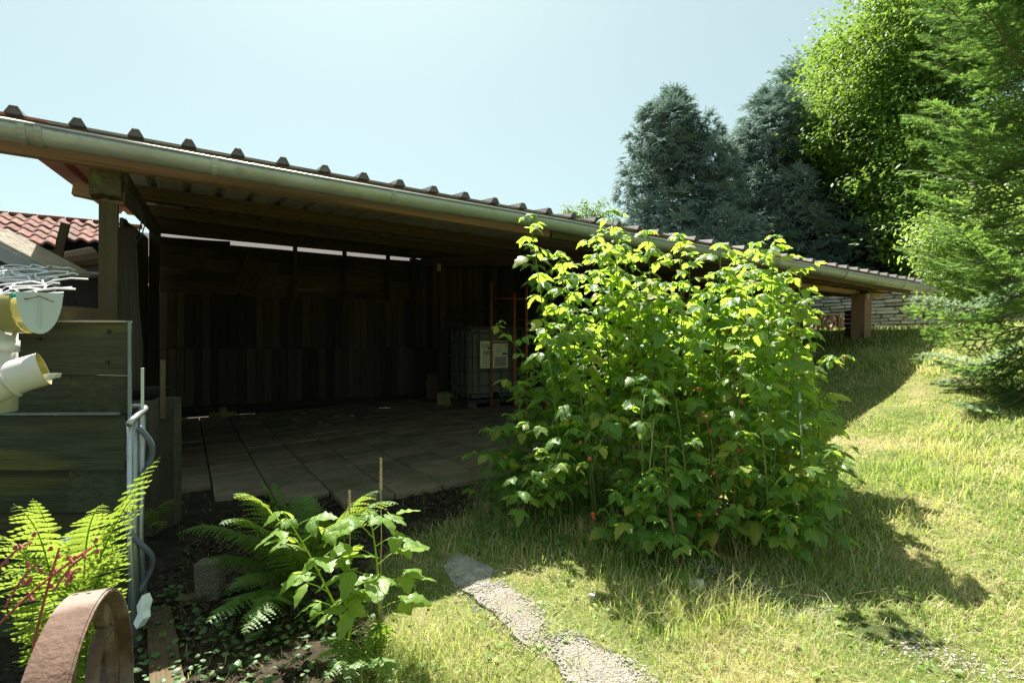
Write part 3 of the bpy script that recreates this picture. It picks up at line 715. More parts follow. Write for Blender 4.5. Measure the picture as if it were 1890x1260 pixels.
MB().beam((xr + .02, D + .03, .62), (xr + .02, D + .03, EYE - .05 * D), .008, .02, up=V).build('side_edge', MT['galv'], scr)
for (px, py) in ((200, 612), (198, 668), (202, 780), (198, 842), (72, 625)):
    p = P(px, py, D - .012); MB().tube([p + Vector((0, .004, 0)), p + Vector((0, -.003, 0))], .006, 7).build('bolt_head', MT['black'], scr)

# tube cage of a tank just right of the screen
cg = empty('tank_cage', (-1.2, 1.78, 0), 'galvanised tube cage standing at the right end of the green board screen', 'cage')
zt = EYE - .13 * 1.7
MB().tube([P(238, 782, 1.66), P(250, 770, 1.70), P(266, 756, 1.80), P(268, 752, 1.86), P(262, 750, 1.9), P(240, 750, 1.92)], .011, 8).build('top_rail', MT['galv'], cg, smooth=True)
MB().tube([P(247, 775, 1.72), P(246, 1000, 1.72), Vector((-1.20, 1.73, .0))], .013, 8).build('upright', MT['galv'], cg, smooth=True)
MB().tube([P(263, 765, 1.84), P(258, 990, 1.80), Vector((-1.215, 1.8, .0))], .011, 8).build('upright', MT['galv'], cg, smooth=True)
MB().tube([P(239, 780, 1.68), P(240, 1000, 1.7), Vector((-1.165, 1.68, .0))], .008, 8).build('upright', MT['galv'], cg, smooth=True)
hose = MB(); hp = []
for k in range(60):
    t = k / 59; an = -.6 + t * 2 * math.pi * 1.7; hp.append(Vector((-1.205 + .024 * math.cos(an), 1.75 + .055 * math.sin(an), .68 - t * .62)))
hose.tube(hp, .009, 7); tag(hose.build('hose', MT['bluepipe'], None, smooth=True), 'blue grey hose wound round the galvanised cage uprights', 'hose')
m = MB(); pv = [P(262, 1098, 1.66), P(268, 1112, 1.66), P(263, 1128, 1.65), P(264, 1142, 1.64), P(252, 1160, 1.64), P(246, 1150, 1.65), P(254, 1132, 1.655), P(252, 1118, 1.66)]
m.prism(pv, (0.01, .02, 0)); tag(m.build('plastic_bag', MT['white_plastic']), 'torn white plastic scrap hanging low on the tube cage', 'plastic')

# ------------------------------------------------------------------ PVC gutter and pipe at left
pg_ = empty('pvc_gutter', P(20, 570, 1.5), 'cream plastic gutter stained olive with grey end cap, left edge', 'gutter')
Dg = 1.5; x1 = (72 - 945) / 1000 * Dg; zc = EYE + .078 * Dg
def halfpipe(xa, xb, r, h, yc, zc, n=13, t=.004, tilt=0):
    m = MB(); vs = []; fs = []
    for x, dz in ((xa, tilt), (xb, 0)):
        for s in (1, 1 - t / r):
            for k in range(n):
                th = math.pi * k / (n - 1); vs.append((x, yc - math.cos(th) * r * s, zc + dz - math.sin(th) * h * s))
    N2 = 2 * n
    for k in range(n - 1): fs += [(k, k + N2, k + 1 + N2, k + 1), (k + n, k + n + 1, k + n + 1 + N2, k + n + N2)]
    fs += [(0, n, n + N2, N2), (n - 1, n - 1 + N2, 2 * n - 1 + N2, 2 * n - 1)]
    for o in (0, N2):
        for k in range(n - 1): fs.append((o + k, o + k + 1, o + n + k + 1, o + n + k))
    return m.add(vs, fs)
halfpipe(-2.3, -1.335, .062, .10, 1.5, zc + .005).build('channel', MT['pvc_ol'], pg_, smooth=True)
cap = MB()
# the cap face looks towards the camera and right
cn = Vector((.62, -.78, 0)).normalized(); cw = Vector((.78, .62, 0)).normalized()
cc = P(74, 540, 1.47)
prof = [cc + cw * (.048 * math.cos(t)) * 1.0 + Vector((0, 0, -.112 * math.sin(t))) for t in [math.pi * k / 18 for k in range(19)]]
cap.prism(prof, cn * .012); cap.build('end_cap', MT['pvc_cap'], pg_)
cap2 = MB().beam(cc + cn * .0135 + Vector((0, 0, -.006)), cc + cn * .0135 + Vector((0, 0, -.095)), .004, .004); cap2.build('cap_ridge', MT['pvc_cap'], pg_)
MB().tube([P(46, 552, 1.44), P(72, 546, 1.43), P(100, 557, 1.45)], .0022, 4).build('wire_tie', MT['timber'], pg_)
# downpipe collar + branch pipe
pp = empty('pvc_downpipe', P(5, 680, 1.5), 'cream plastic downpipe elbow with open sunlit stub at left edge', 'pipe')
MB().tube([P(-22, 596, 1.5), P(-22, 760, 1.5)], .063, 20).build('downpipe', MT['pvc'], pp, smooth=True)
MB().tube([P(-22, 628, 1.5), P(-22, 650, 1.5)], .067, 20).build('collar', MT['pvc'], pp, smooth=True)
br = [P(-40, 722, 1.39), P(0, 706, 1.413), P(40, 692, 1.437), P(81, 680, 1.46)]
vsn = MB(); vsn.tube(br, [.050, .047, .045, .045], 22, cap=False); vsn.build('branch_pipe', MT['pvc_white'], pp, smooth=True)
MB().tube([br[3] + (br[2] - br[3]) * .02, br[2]], .042, 20, cap=False).build('pipe_lining', MT['pvc_ol'], pp, smooth=True)
MB().tube([P(8, 704, 1.418), P(16, 700, 1.423)], .052, 22).build('socket_rim', MT['pvc'], pp, smooth=True)
sh = MB().prism([P(80, 690, 1.44), P(103, 689, 1.44), P(100, 697, 1.44), P(93, 699, 1.44), P(88, 701, 1.44), P(76, 702, 1.44)], (0, .02, 0)); sh.build('broken_edge', MT['pvc'], pp)

# ------------------------------------------------------------------ rusty wheel
R0 = .262; wc = Vector((-.705, .88, R0 + g(-.65, .86) - .004)); wdir = Vector((-.42, .91, 0)).normalized(); wax = Vector((wdir.y, -wdir.x, 0))
wh = empty('cast_iron_wheel', (wc.x, wc.y, wc.z - R0), 'rusty old cast iron wheel standing upright in the bottom left corner', 'wheel')
def ring(r0, r1, hw, n=56, y0=0, wob=0):
    m = MB(); vs = []; fs = []
    for k in range(n):
        th = 2 * math.pi * k / n
        for (r, s) in ((r0, -hw), (r1, -hw), (r1, hw), (r0, hw)):
            vs.append(wc + wdir * (r * math.cos(th)) + Z * (r * math.sin(th)) + wax * (s + y0))
    for k in range(n):
        a, b = 4 * k, 4 * ((k + 1) % n)
        for i in range(4): j = (i + 1) % 4; fs.append((a + i, a + j, b + j, b + i))
    return m.add(vs, fs)
def bevel(me, off, seg=2):
    bm = bmesh.new(); bm.from_mesh(me); bmesh.ops.recalc_face_normals(bm, faces=bm.faces)
    es = [e for e in bm.edges if len(e.link_faces) == 2 and e.calc_face_angle(0) > .8]
    bmesh.ops.bevel(bm, geom=es, offset=off, segments=seg, affect='EDGES'); bm.to_mesh(me); bm.free(); me.update()
rim = ring(R0 - .010, R0, .029); mm = rim.mesh('rim', False); bevel(mm, .003); link('rim', mm, MT['rust'], wh)
rb = ring(R0 - .05, R0 - .0145, .008); mm = rb.mesh('rim_web'); bevel(mm, .002); link('rim_web', mm, MT['rust'], wh)
MB().tube([wc - wax * .045, wc + wax * .045], .035, 20).build('hub', MT['rust'], wh, smooth=True)
for k in range(6):
    th0 = 2 * math.pi * k / 6 + .35; pts = []
    for i in range(9):
        t = i / 8; r = .033 + t * (R0 - .075); th = th0 + .55 * math.sin(t * math.pi * .8)
        pts.append(wc + wdir * (r * math.cos(th)) + Z * (r * math.sin(th)))
    MB().tube(pts, [.014 - .003 * math.sin(math.pi * i / 8) for i in range(9)], 8).build('spoke', MT['rust'], wh, smooth=True)

# ------------------------------------------------------------------ things inside the shed
# tank in a cage on a pallet
fa, fb = 3.00, 6.02     # front left corner in shed coordinates
ib = empty('tank_in_cage', L(fa + .4, fb + .4, .08), 'pale plastic tank in a steel cage with a printed label, inside the shed', 'tank')
w, dp, h, z0 = .80, .62, 1.07, .085
def ibox(a0, a1, b0, b1, z0_, z1_): return MB().box(L((a0 + a1) / 2, (b0 + b1) / 2, (z0_ + z1_) / 2), U * (a1 - a0) / 2, V * (b1 - b0) / 2, Z * (z1_ - z0_) / 2)
tk = ibox(fa + .03, fa + w - .03, fb + .03, fb + dp - .03, z0 + .15, z0 + h - .05).mesh('tank'); bevel(tk, .06, 3); link('tank', tk, MT['ibc_tank'], ib)
MB().tube([L(fa + w / 2, fb + dp / 2, z0 + h - .06), L(fa + w / 2, fb + dp / 2, z0 + h + .0)], .08, 16).build('lid', MT['black'], ib)
for k in range(6):
    a = fa + k * w / 5
    MB().tube([L(a, fb, z0 + .13), L(a, fb, z0 + h - .03)], .009, 6).build('cage_bar', MT['dark_steel'], ib)
for k in range(1, 5):
    b = fb + k * dp / 4
    MB().tube([L(fa, b, z0 + .13), L(fa, b, z0 + h - .03)], .009, 6).build('cage_bar', MT['dark_steel'], ib)
    MB().tube([L(fa + w, b, z0 + .13), L(fa + w, b, z0 + h - .03)], .009, 6).build('cage_bar', MT['dark_steel'], ib)
for k in range(6):
    z = z0 + .13 + k * (h - .16) / 5
    MB().tube([L(fa, fb, z), L(fa + w, fb, z), L(fa + w, fb + dp, z), L(fa, fb + dp, z), L(fa, fb, z)], .008 if k < 5 else .013, 6).build('cage_hoop', MT['dark_steel'], ib)
for a in (fa + .06, fa + w / 2, fa + w - .06): ibox(a - .06, a + .06, fb, fb + dp, z0 - .002, z0 + .09).build('pallet_block', MT['board'], ib)
ibox(fa - .01, fa + w + .01, fb - .01, fb + dp + .01, z0 + .091, z0 + .12).build('pallet_deck', MT['board'], ib)
MB().tube([L(fa + w / 2, fb + .03, z0 + .2), L(fa + w / 2, fb - .05, z0 + .18)], .03, 10).build('valve', MT['black'], ib)
lb = ibox(fa + .16, fa + .56, fb - .024, fb - .014, z0 + .53, z0 + .87).build('label_plate', MT['label'], ib)
def ink(a0, a1, z0_, z1_, m='ink'): ibox(fa + .16 + a0, fa + .16 + a1, fb - .026, fb - .0245, z0 + .53 + z0_, z0 + .53 + z1_).build('print', MT[m], lb)
ink(.205, .375, .015, .14, 'inkgrey'); ink(.105, .165, .235, .262); ink(.315, .385, .165, .19); ink(.36, .385, .27, .285)
for k in range(5): ink(.02, .19 - .02 * (k % 2), .30 - k * .012, .304 - k * .012)
for k in range(9): ink(.03, .16 + .02 * (k % 3), .03 + k * .016, .033 + k * .016)
for k in range(4): ink(.215, .30 + .01 * (k % 2), .2 + k * .025, .203 + k * .025)
ink(.04, .18, .17, .22, 'inkgrey')
ts = []
for k in range(20):
    an = 2 * math.pi * k / 19; ts.append(L(fa + .55 + .07 * math.cos(an), fb - .02, z0 + .96 + .07 * math.sin(an)))
tag(MB().tube(ts, .006, 5).build('cable_loop', MT['black']), 'black cable loop hanging at the top front of the caged tank', 'cable')
# rusty orange frame (scaffold)
rf = empty('rusty_steel_frame', L(4.2, 5.0, .1), 'rusty orange steel ladder frame standing behind the raspberry leaves', 'frame')
def fpt(px, py, d=5.6): return P(px, py, d)
for (px, y0, y1, d) in ((907, 520, 742, 6.6), (972, 528, 745, 6.3), (1008, 552, 760, 6.0), (950, 540, 742, 6.9)):
    c = P(px, 700, d); MB().tube([Vector((c.x, c.y, g(c.x, c.y))), P(px, y0, d)], .016, 7).build('upright', MT['rust_o'], rf, smooth=True)
for (xa, ya, da, xb, yb, db) in ((907, 550, 6.6, 972, 552, 6.3), (950, 590, 6.9, 1008, 592, 6.0), (972, 553, 6.3, 1008, 556, 6.0), (972, 632, 6.3, 1008, 634, 6.0), (907, 632, 6.6, 972, 632, 6.3), (972, 675, 6.3, 1008, 677, 6.0)):
    MB().tube([P(xa, ya, da), P(xb, yb, db)], .010, 6).build('rung', MT['rust_o'], rf, smooth=True)
# blocks lying along the back wall
def rock(name, c, sx, sy, sz, m, label, cat, seed, group=None, parent=None):
    bm = bmesh.new(); bmesh.ops.create_cube(bm, size=1); bmesh.ops.subdivide_edges(bm, edges=bm.edges, cuts=2, use_grid_fill=True)
    r = random.Random(seed)
    for v in bm.verts:
        n = v.co.normalized(); v.co = v.co * .72 + n * .22
        v.co += Vector((r.uniform(-1, 1), r.uniform(-1, 1), r.uniform(-1, 1))) * .045
        v.co = Vector((v.co.x * sx, v.co.y * sy, v.co.z * sz))
    me = bpy.data.meshes.new(name); bm.to_mesh(me); bm.free()
    M = Matrix.Translation(c) @ Matrix.Rotation(r.uniform(-.5, .5), 4, 'Z')
    o = place(name, me, m, parent, M)
    if label: tag(o, label, cat, group)
    return o
p = pxg(410, 772); rock('stone_block', p + Vector((0, 0, .07)), .24, .18, .16, MT['yellowblock'], 'mossy yellow stone block on the floor by the back wall', 'stone', 3)
p = pxg(330, 775); rock('stone_block', p + Vector((0, 0, .055)), .17, .15, .13, MT['yellowblock'], 'smaller mossy block in the dark left back corner', 'stone', 4)
p = pxg(826, 750); rock('stone_block', p + Vector((0, 0, .085)), .24, .2, .20, MT['yellowblock'], 'yellow brown block standing left of the caged tank', 'stone', 5)
p = pxg(798, 742); MB().box(p + Vector((0, .05, .19)), U * .11, V * .02, Z * .19); 
plank('wooden_board', p + Vector((0, .1, .0)), p + Vector((.0, .16, .40)), .22, .02, MT['timber'], None, up=V, label='short wide board leaning on the wall beside the shed mid post', cat='board')
for k, (px, py) in enumerate(((440, 772), (452, 776), (466, 771), (478, 775), (560, 768), (590, 785))):
    p = pxg(px, py); rock('rubble', p + Vector((0, 0, .02)), .06, .05, .05, MT['soilstone'], None, None, 20 + k)
    tag(bpy.context.scene.collection.objects[-1], 'small loose stone on the dark shed floor along the back wall', 'stone', 'small stones on the shed floor')
for k, (px, py) in enumerate(((622, 774), (650, 772))):
    p = pxg(px, py); o = MB().box(p + Vector((0, 0, .036)), U * (.028 - .012 * k), V * .01, Z * .003).build('paper_scrap', MT['white_plastic'])
    tag(o, ('larger' if k == 0 else 'smaller') + ' of two white scraps lying on the shed floor', 'scrap')
# stone trough and clutter at the left inside edge
tr = empty('concrete_trough', (-1.72, 2.75, 0), 'old mossy concrete trough in the shade right of the tube cage', 'trough')
TX0, TX1, TY0, TY1, TZ = -2.05, -1.74, 2.62, 2.86, .66
for nm, (x0, x1_, y0, y1) in (('front_wall', (TX0, TX1, TY0, TY0 + .06)), ('back_wall', (TX0, TX1, TY1 - .06, TY1)), ('side_wall', (TX0, TX0 + .05, TY0 + .062, TY1 - .062)), ('side_wall', (TX1 - .05, TX1, TY0 + .062, TY1 - .062))):
    q_ = MB().box(((x0 + x1_) / 2, (y0 + y1) / 2, TZ / 2), ((x1_ - x0) / 2, 0, 0), (0, (y1 - y0) / 2, 0), (0, 0, TZ / 2)).mesh(nm); bevel(q_, .008, 1); link(nm, q_, MT['old_concrete'], tr)
MB().box(((TX0 + TX1) / 2, (TY0 + TY1) / 2, .56), ((TX1 - TX0) / 2 - .052, 0, 0), (0, (TY1 - TY0) / 2 - .062, 0), (0, 0, .01)).build('bottom', MT['black'], tr)
plank('wooden_stake', P(300, 772, 2.68), P(301, 664, 2.68), .022, .014, MT['timber'], None, up=V, label='thin pale stake standing beside the concrete trough', cat='stake')
m = MB(); c = P(262, 726, 2.85)
m.tube([c + Vector((0, 0, -.05)), c, c + Vector((0, 0, .03))], [.10, .12, .125], 18); tag(m.build('black_bucket', MT['black']), 'black plastic bucket in the top of the concrete trough', 'bucket')
plank('leaning_board', P(236, 800, 2.9), P(222, 420, 3.25), .16, .02, MT['board'], None, up=V, label='tall brown board leaning just behind the mossy post', cat='board')

# ------------------------------------------------------------------ far right: piers, openwork wall, stone wall
p = pxg(1598, 622); pr = empty('brick_pier', p, 'short dark brick pier right of the far red brown post', 'pier')
c = p + Vector((.0, .15, 0))
for k in range(7):
    for s in (0, 1):
        z = p.z - .04 + k * .052
        o = MB().box(c + Vector(((-.055 if s else .055), 0, z - p.z + .025)), (.052, 0, 0), (0, .08, 0), (0, 0, .0225)).build('brick', MT['darkwall'], pr)
ow = empty('openwork_block_wall', P(1535, 605, 7.6), 'low wall of openwork concrete blocks on rough stones under the low beam', 'wall')
bw = .26
for k in range(3):
    x0 = (1478 - 945) / 1000 * 7.6 + k * (bw + .01); z1 = EYE + .050 * 7.6; z0_ = z1 - .24; y = 7.6
    m = MB(); t = .03
    m.box((x0 + t / 2, y, (z0_ + z1) / 2), (t / 2, 0, 0), (0, .05, 0), (0, 0, .12)); m.box((x0 + bw - t / 2, y, (z0_ + z1) / 2), (t / 2, 0, 0), (0, .05, 0), (0, 0, .12))
    m.box((x0 + bw / 2, y, z1 - .0125), (bw / 2 - t - .001, 0, 0), (0, .048, 0), (0, 0, .012)); m.box((x0 + bw / 2, y, z0_ + .0125), (bw / 2 - t - .001, 0, 0), (0, .048, 0), (0, 0, .012))
    cx, cz = x0 + bw / 2, (z0_ + z1) / 2; r_ = .085
    dm = [(cx, cz + r_), (cx + r_, cz), (cx, cz - r_), (cx - r_, cz)]
    for i in range(4):
        (xa, za), (xb, zb) = dm[i], dm[(i + 1) % 4]; m.beam((xa, y - .001 * i, za), (xb, y - .001 * i, zb), .08, .024, up=Vector((0, 0, 1)) if False else Vector((-(zb - za), 0, xb - xa)))
    for (xa, za) in dm: 
        ex, ez = cx + (xa - cx) * 1.2, cz + (za - cz) * 1.25; m.beam((xa, y, za), (ex, y, ez), .07, .02, up=Vector((0, 1, 0)))
    m.build('openwork_block', MT['soilstone'], ow)
for r_ in range(5):
    x = (1470 - 945) / 1000 * 7.6
    while x < 5.4 - r_ * .0:
        w = rnd.uniform(.12, .26); z = EYE + .05 * 7.6 - .24 - .055 - r_ * .105
        rock('stone', Vector((x + w / 2, 7.58, z)), w * 1.03, .16, .105, MT['soilstone'], None, None, rnd.randrange(9999), parent=ow); x += w
# dry-laid pale stone wall
sw = empty('stone_wall', (7.2, 10.3, 1.3), 'long wall of pale sandstone courses at the back right of the lawn', 'wall')
WA, WB = Vector((5.6, 12.9, 0)), Vector((8.9, 6.9, 0)); wl = (WB - WA).length; wdv = (WB - WA) / wl; wnv = Vector((wdv.y, -wdv.x, 0))
if wnv.y > 0: wnv = -wnv
sm = []
for s in range(5):
    r = random.Random(50 + s); bm = bmesh.new(); bmesh.ops.create_cube(bm, size=1)
    bmesh.ops.bevel(bm, geom=list(bm.edges), offset=.12, segments=1, affect='EDGES')
    for v in bm.verts: v.co += Vector((r.uniform(-1, 1), r.uniform(-1, 1), r.uniform(-1, 1))) * .035
    me = bpy.data.meshes.new('stone'); bm.to_mesh(me); bm.free(); me.materials.append(MT['stone']); sm.append(me)
cnt = 0
for r_ in range(13):
    x = -.05 * (r_ % 3); z = 1.09 + r_ * .068
    while x < wl and cnt < 297:
        w = rnd.uniform(.18, .46); p = WA + wdv * (x + w / 2)
        M = Matrix.Translation(Vector((p.x, p.y, z + rnd.uniform(-.007, .007))) + wnv * rnd.uniform(.0, .035)) @ Matrix((wdv, wnv, Z)).transposed().to_4x4() @ Matrix.Rotation(rnd.uniform(-.03, .03), 4, 'Y') @ Matrix.Diagonal((w - .012, .2, .059, 1))
        place('stone', sm[rnd.randrange(5)], None, sw, M); x += w; cnt += 1
MB().box((WA + WB) / 2 + Vector((0, 0, 1.48)) - wnv * .04, wdv * wl / 2, wnv * .07, Z * .44).build('wall_core', MT['mortar'], sw)
# bank behind the wall
m = MB(); n = 24; vs = []; fs = []
for j, (o_, zz) in enumerate(((.09, 1.2), (.1, 1.93), (.6, 2.05), (2.5, 2.5), (7, 3.3), (30, 5), (34, .5))):
    for i in range(n + 1):
        t = -.6 + 2.2 * i / n; p = WA + wdv * wl * t - wnv * o_; vs.append((p.x, p.y, zz + .07 * math.sin(i * 2.1 + j) * (j > 0)))
for j in range(6):
    for i in range(n): a = j * (n + 1) + i; fs.append((a, a + 1, a + n + 2, a + n + 1))
m.add(vs, fs); o = m.build('hillside', MT['ground'], None, smooth=True); tag(o, kind='structure')

# ------------------------------------------------------------------ VEGETATION templates
def leaf_template(rows=8, w=.36, fold=.10, droop=.28, serr=.12, seed=0):
    """ovate serrated leaflet of length 1 along +y, normal +z"""
    r = random.Random(seed); v = []; f = []; uv = []
    prof = lambda t: w * (math.sin(math.pi * min(1, t ** .78 * 1.0)) ** .85) * (1 - .12 * t)
    bend = r.uniform(-.06, .06)
    for i in range(rows + 1):
        t = i / rows; hw = max(prof(t), 0.0) * (1 + (serr if i % 2 else -serr)) if 0 < i < rows else .012
        z = -droop * t * t + .02 * math.sin(i * 2.2 + seed)
        x0 = bend * math.sin(t * 2)
        v += [(x0 - hw, t, z - fold * hw * 2 + .015 * math.sin(i * 2.9)), (x0 - hw * .5, t + .01, z - fold * hw * .4 + .012), (x0, t, z), (x0 + hw * .5, t + .01, z - fold * hw * .4 + .012), (x0 + hw, t, z - fold * hw * 2 + .015 * math.cos(i * 2.3))]
        uv += [(0, t), (.25, t), (.5, t), (.75, t), (1, t)]
    for i in range(rows):
        for k in range(4): a = i * 5 + k; f += [(a, a + 1, a + 6), (a, a + 6, a + 5)]
    return np.array(v), np.array(f), np.array(uv)
LT = [leaf_template(seed=s, fold=fo, droop=dr, w=w) for s, (fo, dr, w) in enumerate(((.12, .25, .36), (.2, .4, .34), (-.1, .15, .38), (.05, .55, .35)))]
LM = [trimesh('leaflet', t[0], t[1], t[2], True) for t in LT]
def leafobj(name, k, R, T, m, parent):
    M = Matrix([list(R[i]) + [T[i]] for i in range(3)] + [[0, 0, 0, 1]])
    return place(name, LMm(k, m), m, parent, M)
_lm = {}
def LMm(k, m):
    if (k, m.name) not in _lm:
        me = LM[k].copy(); me.materials.append(m); _lm[(k, m.name)] = me
    return _lm[(k, m.name)]

def compound(leaves, stemMB, p, az, size, up=.35, n=3, pet=.06, droop=0.0, jit=.35):
    """a compound leaf: list of (k, R(3x3 numpy), T)"""
    d = Vector((math.cos(az), math.sin(az), up + rnd.uniform(-.15, .15))).normalized()
    q = p + d * pet
    if stemMB is not None: stemMB.tube([p, p + d * pet * .5 + Z * .004, q], .0011 + size * .006, 3, cap=False)
    dirs = [(0, 1.0)] + [(s * rnd.uniform(1.0, 1.35), .85) for s in (1, -1)]
    if n == 5: dirs += [(s * rnd.uniform(1.5, 1.8), .7) for s in (1, -1)]
    for i, (off, sc) in enumerate(dirs):
        b = q if i < 3 else p + d * pet * .55
        a2 = az + off; dz = -.25 + rnd.uniform(-jit, jit) - droop
        dd = Vector((math.cos(a2), math.sin(a2), dz)).normalized()
        s = size * sc * rnd.uniform(.85, 1.12)
        M = frame(dd, roll=rnd.uniform(-.5, .5)) 
        R = np.array(M) * s; st = b + dd * (.012 if i == 0 else .004)
        leaves.append((rnd.randrange(4), R, np.array(st)))

def smoothpath(pts, n):
    out = []
    for i in range(n + 1):
        t = i / n
        if len(pts) == 3:
            out.append(pts[0] * (1 - t) ** 2 + pts[1] * 2 * t * (1 - t) + pts[2] * t * t)
        else: out.append(pts[0] * (1 - t) ** 3 + pts[1] * 3 * t * (1 - t) ** 2 + pts[2] * 3 * t * t * (1 - t) + pts[3] * t ** 3)
    return out

def finish_leaves(leaves, keep, m, parent, stuffname='foliage'):
    """the keep largest in the picture as parts, the rest one stuff part"""
    def score(l): 
        T = l[2]; return -np.linalg.norm(l[1][:, 1]) / max(.3, (T[0] ** 2 + T[1] ** 2 + (T[2] - EYE) ** 2) ** .5)
    order = sorted(leaves, key=score)
    for (k, R, T) in order[:keep]: leafobj('leaf', k, R, T, m, parent)
    rest = order[keep:]
    if rest:
        V_, F_, U_ = [], [], []; off = 0
        for k in range(4):
            sel = [l for l in rest if l[0] == k]
            if not sel: continue
            v, f, uv = scatter(LT[k][0], LT[k][1], [l[1] for l in sel], [l[2] for l in sel], LT[k][2])
            V_.append(v); F_.append(f + off); U_.append(uv); off += len(v)
        me = trimesh(stuffname, np.concatenate(V_), np.concatenate(F_), np.concatenate(U_), True)
        o = link(stuffname, me, m, parent); o['kind'] = 'stuff'

# ------------------------------------------------------------------ RASPBERRY BUSH
bush = empty('raspberry_bush', (1.0, 2.8, 0.05), 'large sunlit raspberry bush with many leafy canes and red berries in front of the shed', 'bush')
topx = [940, 975, 1000, 1040, 1080, 1130, 1170, 1200, 1250, 1300, 1350, 1390, 1430, 1470, 1500, 1530, 1560]
topy = [520, 405, 440, 450, 425, 395, 425, 455, 440, 440, 455, 450, 445, 500, 545, 600, 680]
leaves = []; petioles = MB(); tips = []
def cane(p0, p1, bulge, r0, nodes_, size, m='stem', start=.12, young=True, dens=1.0):
    mid1 = p0.lerp(p1, .35) + Vector((0, 0, bulge)); mid2 = p0.lerp(p1, .75) + Vector((0, 0, bulge * 1.2))
    path = smoothpath([p0, mid1, mid2, p1], 10)
    MB().tube(path, [r0 * (1 - .75 * i / 10) for i in range(11)], 5).build('cane', MT[m], bush, smooth=True)
    az = rnd.uniform(0, 6.28)
    for i in range(nodes_):
        t = start + (1 - start) * (i + rnd.uniform(0, .7)) / nodes_; t = min(t, 1)
        k = min(int(t * 10), 9); p = path[k].lerp(path[k + 1], t * 10 - k); az += 2.4 + rnd.uniform(-.4, .4)
        s = size * (1.05 - .25 * t) * rnd.uniform(.75, 1.15)
        if t > .93: s *= .6
        compound(leaves, petioles, p, az, s, up=.2 + .7 * t, n=5 if rnd.random() < .15 else 3, pet=rnd.uniform(.03, .075), droop=.15 * (1 - t))
    tips.append(path[-1])
    if young:
        for j in range(3): compound(leaves, petioles, path[-1], rnd.uniform(0, 6.28), size * .42, up=1.6, pet=.015)
for i in range(74):
    px = 950 + 580 * ((i + rnd.random()) / 74)
    ty = float(np.interp(px, topx, topy)) + 22
    back = rnd.random()
    d = 2.45 + .95 * back - .25 * (px > 1350) - .3 * max(0, (px - 1450) / 110) + (.25 if px < 1050 else 0)
    depth_pen = rnd.random() ** 2.0
    y = ty + depth_pen * 330 + (1 - back) * 40
    tip = P(px, y, d)
    bpx = 1250 + (px - 1250) * rnd.uniform(.62, .85); bd = d + rnd.uniform(-.12, .12)
    bx = (bpx - 945) / 1000 * bd; b0 = Vector((bx, bd, g(bx, bd) - .01))
    cane(b0, tip, rnd.uniform(.0, .12), rnd.uniform(.0035, .006), int(8 + 11 * (tip.z - b0.z)), rnd.uniform(.065, .092), 'stem' if rnd.random() < .8 else 'stem_red', start=.18 + .3 * back)
# named tall shoots whose tips show against the dark and the sky
for (px, py, d) in ((976, 400, 2.7), (1100, 440, 2.6), (1130, 392, 2.8), (1195, 430, 2.7), (1255, 435, 2.75), (1430, 440, 2.55), (1395, 452, 2.7), (1035, 470, 2.5), (1330, 455, 2.6), (1480, 500, 2.5)):
    tip = P(px, py, d); bx = tip.x * .8 + .22; by = d + .1
    cane(Vector((bx, by, g(bx, by) - .01)), tip, .1, .006, 17, .095, start=.3)
# low leafy skirt at the left foot
for (bx_, by_, tx, ty, d) in ((1010, 930, 880, 850, 2.75), (1000, 930, 905, 800, 2.85), (1020, 940, 940, 790, 2.75), (1010, 950, 960, 870, 2.6), (1040, 960, 1000, 850, 2.5), (990, 950, 905, 880, 2.7), (1060, 970, 1040, 870, 2.45), (1010, 900, 960, 720, 2.9)):
    b_ = pxg(bx_, by_); cane(b_, P(tx, ty, d), .1, .003, 9, .082, start=.25, young=False)
# arching side shoots
for (sx, sy, tx, ty, d0, d1) in ((1060, 800, 908, 600, 2.9, 2.9), (1060, 850, 935, 705, 2.9, 2.8), (1080, 860, 895, 805, 2.9, 2.65), (1080, 880, 935, 770, 2.9, 2.6), (1090, 900, 870, 920, 2.9, 2.7), (1040, 900, 900, 860, 2.9, 2.6), (1060, 860, 970, 800, 2.8, 2.45),
                                 (1040, 900, 905, 950, 2.8, 2.75), (1450, 850, 1565, 905, 2.7, 2.45), (1450, 750, 1556, 670, 2.8, 2.8), (1400, 900, 1540, 940, 2.7, 2.35), (1300, 900, 1440, 930, 2.5, 2.25),
                                 (1250, 830, 1235, 1060, 2.5, 2.05), (1230, 850, 1120, 960, 2.6, 2.2), (1220, 900, 1160, 1010, 2.5, 2.1), (1260, 900, 1330, 1000, 2.5, 2.15), (1100, 760, 1020, 870, 2.6, 2.35), (1150, 760, 1090, 880, 2.5, 2.25),
                                 (1330, 780, 1370, 900, 2.4, 2.1), (1200, 700, 1180, 820, 2.4, 2.1), (1400, 700, 1430, 830, 2.4, 2.15), (1120, 640, 1010, 650, 2.6, 2.4), (1180, 1000, 1290, 1050, 2.2, 2.0)):
    s = P(sx, sy, d0); t = P(tx, ty, d1); t.z = max(t.z, g(t.x, t.y) + .05)
    cane(s, t, .08, .003, 10, .075, 'stem', start=.1, young=False)
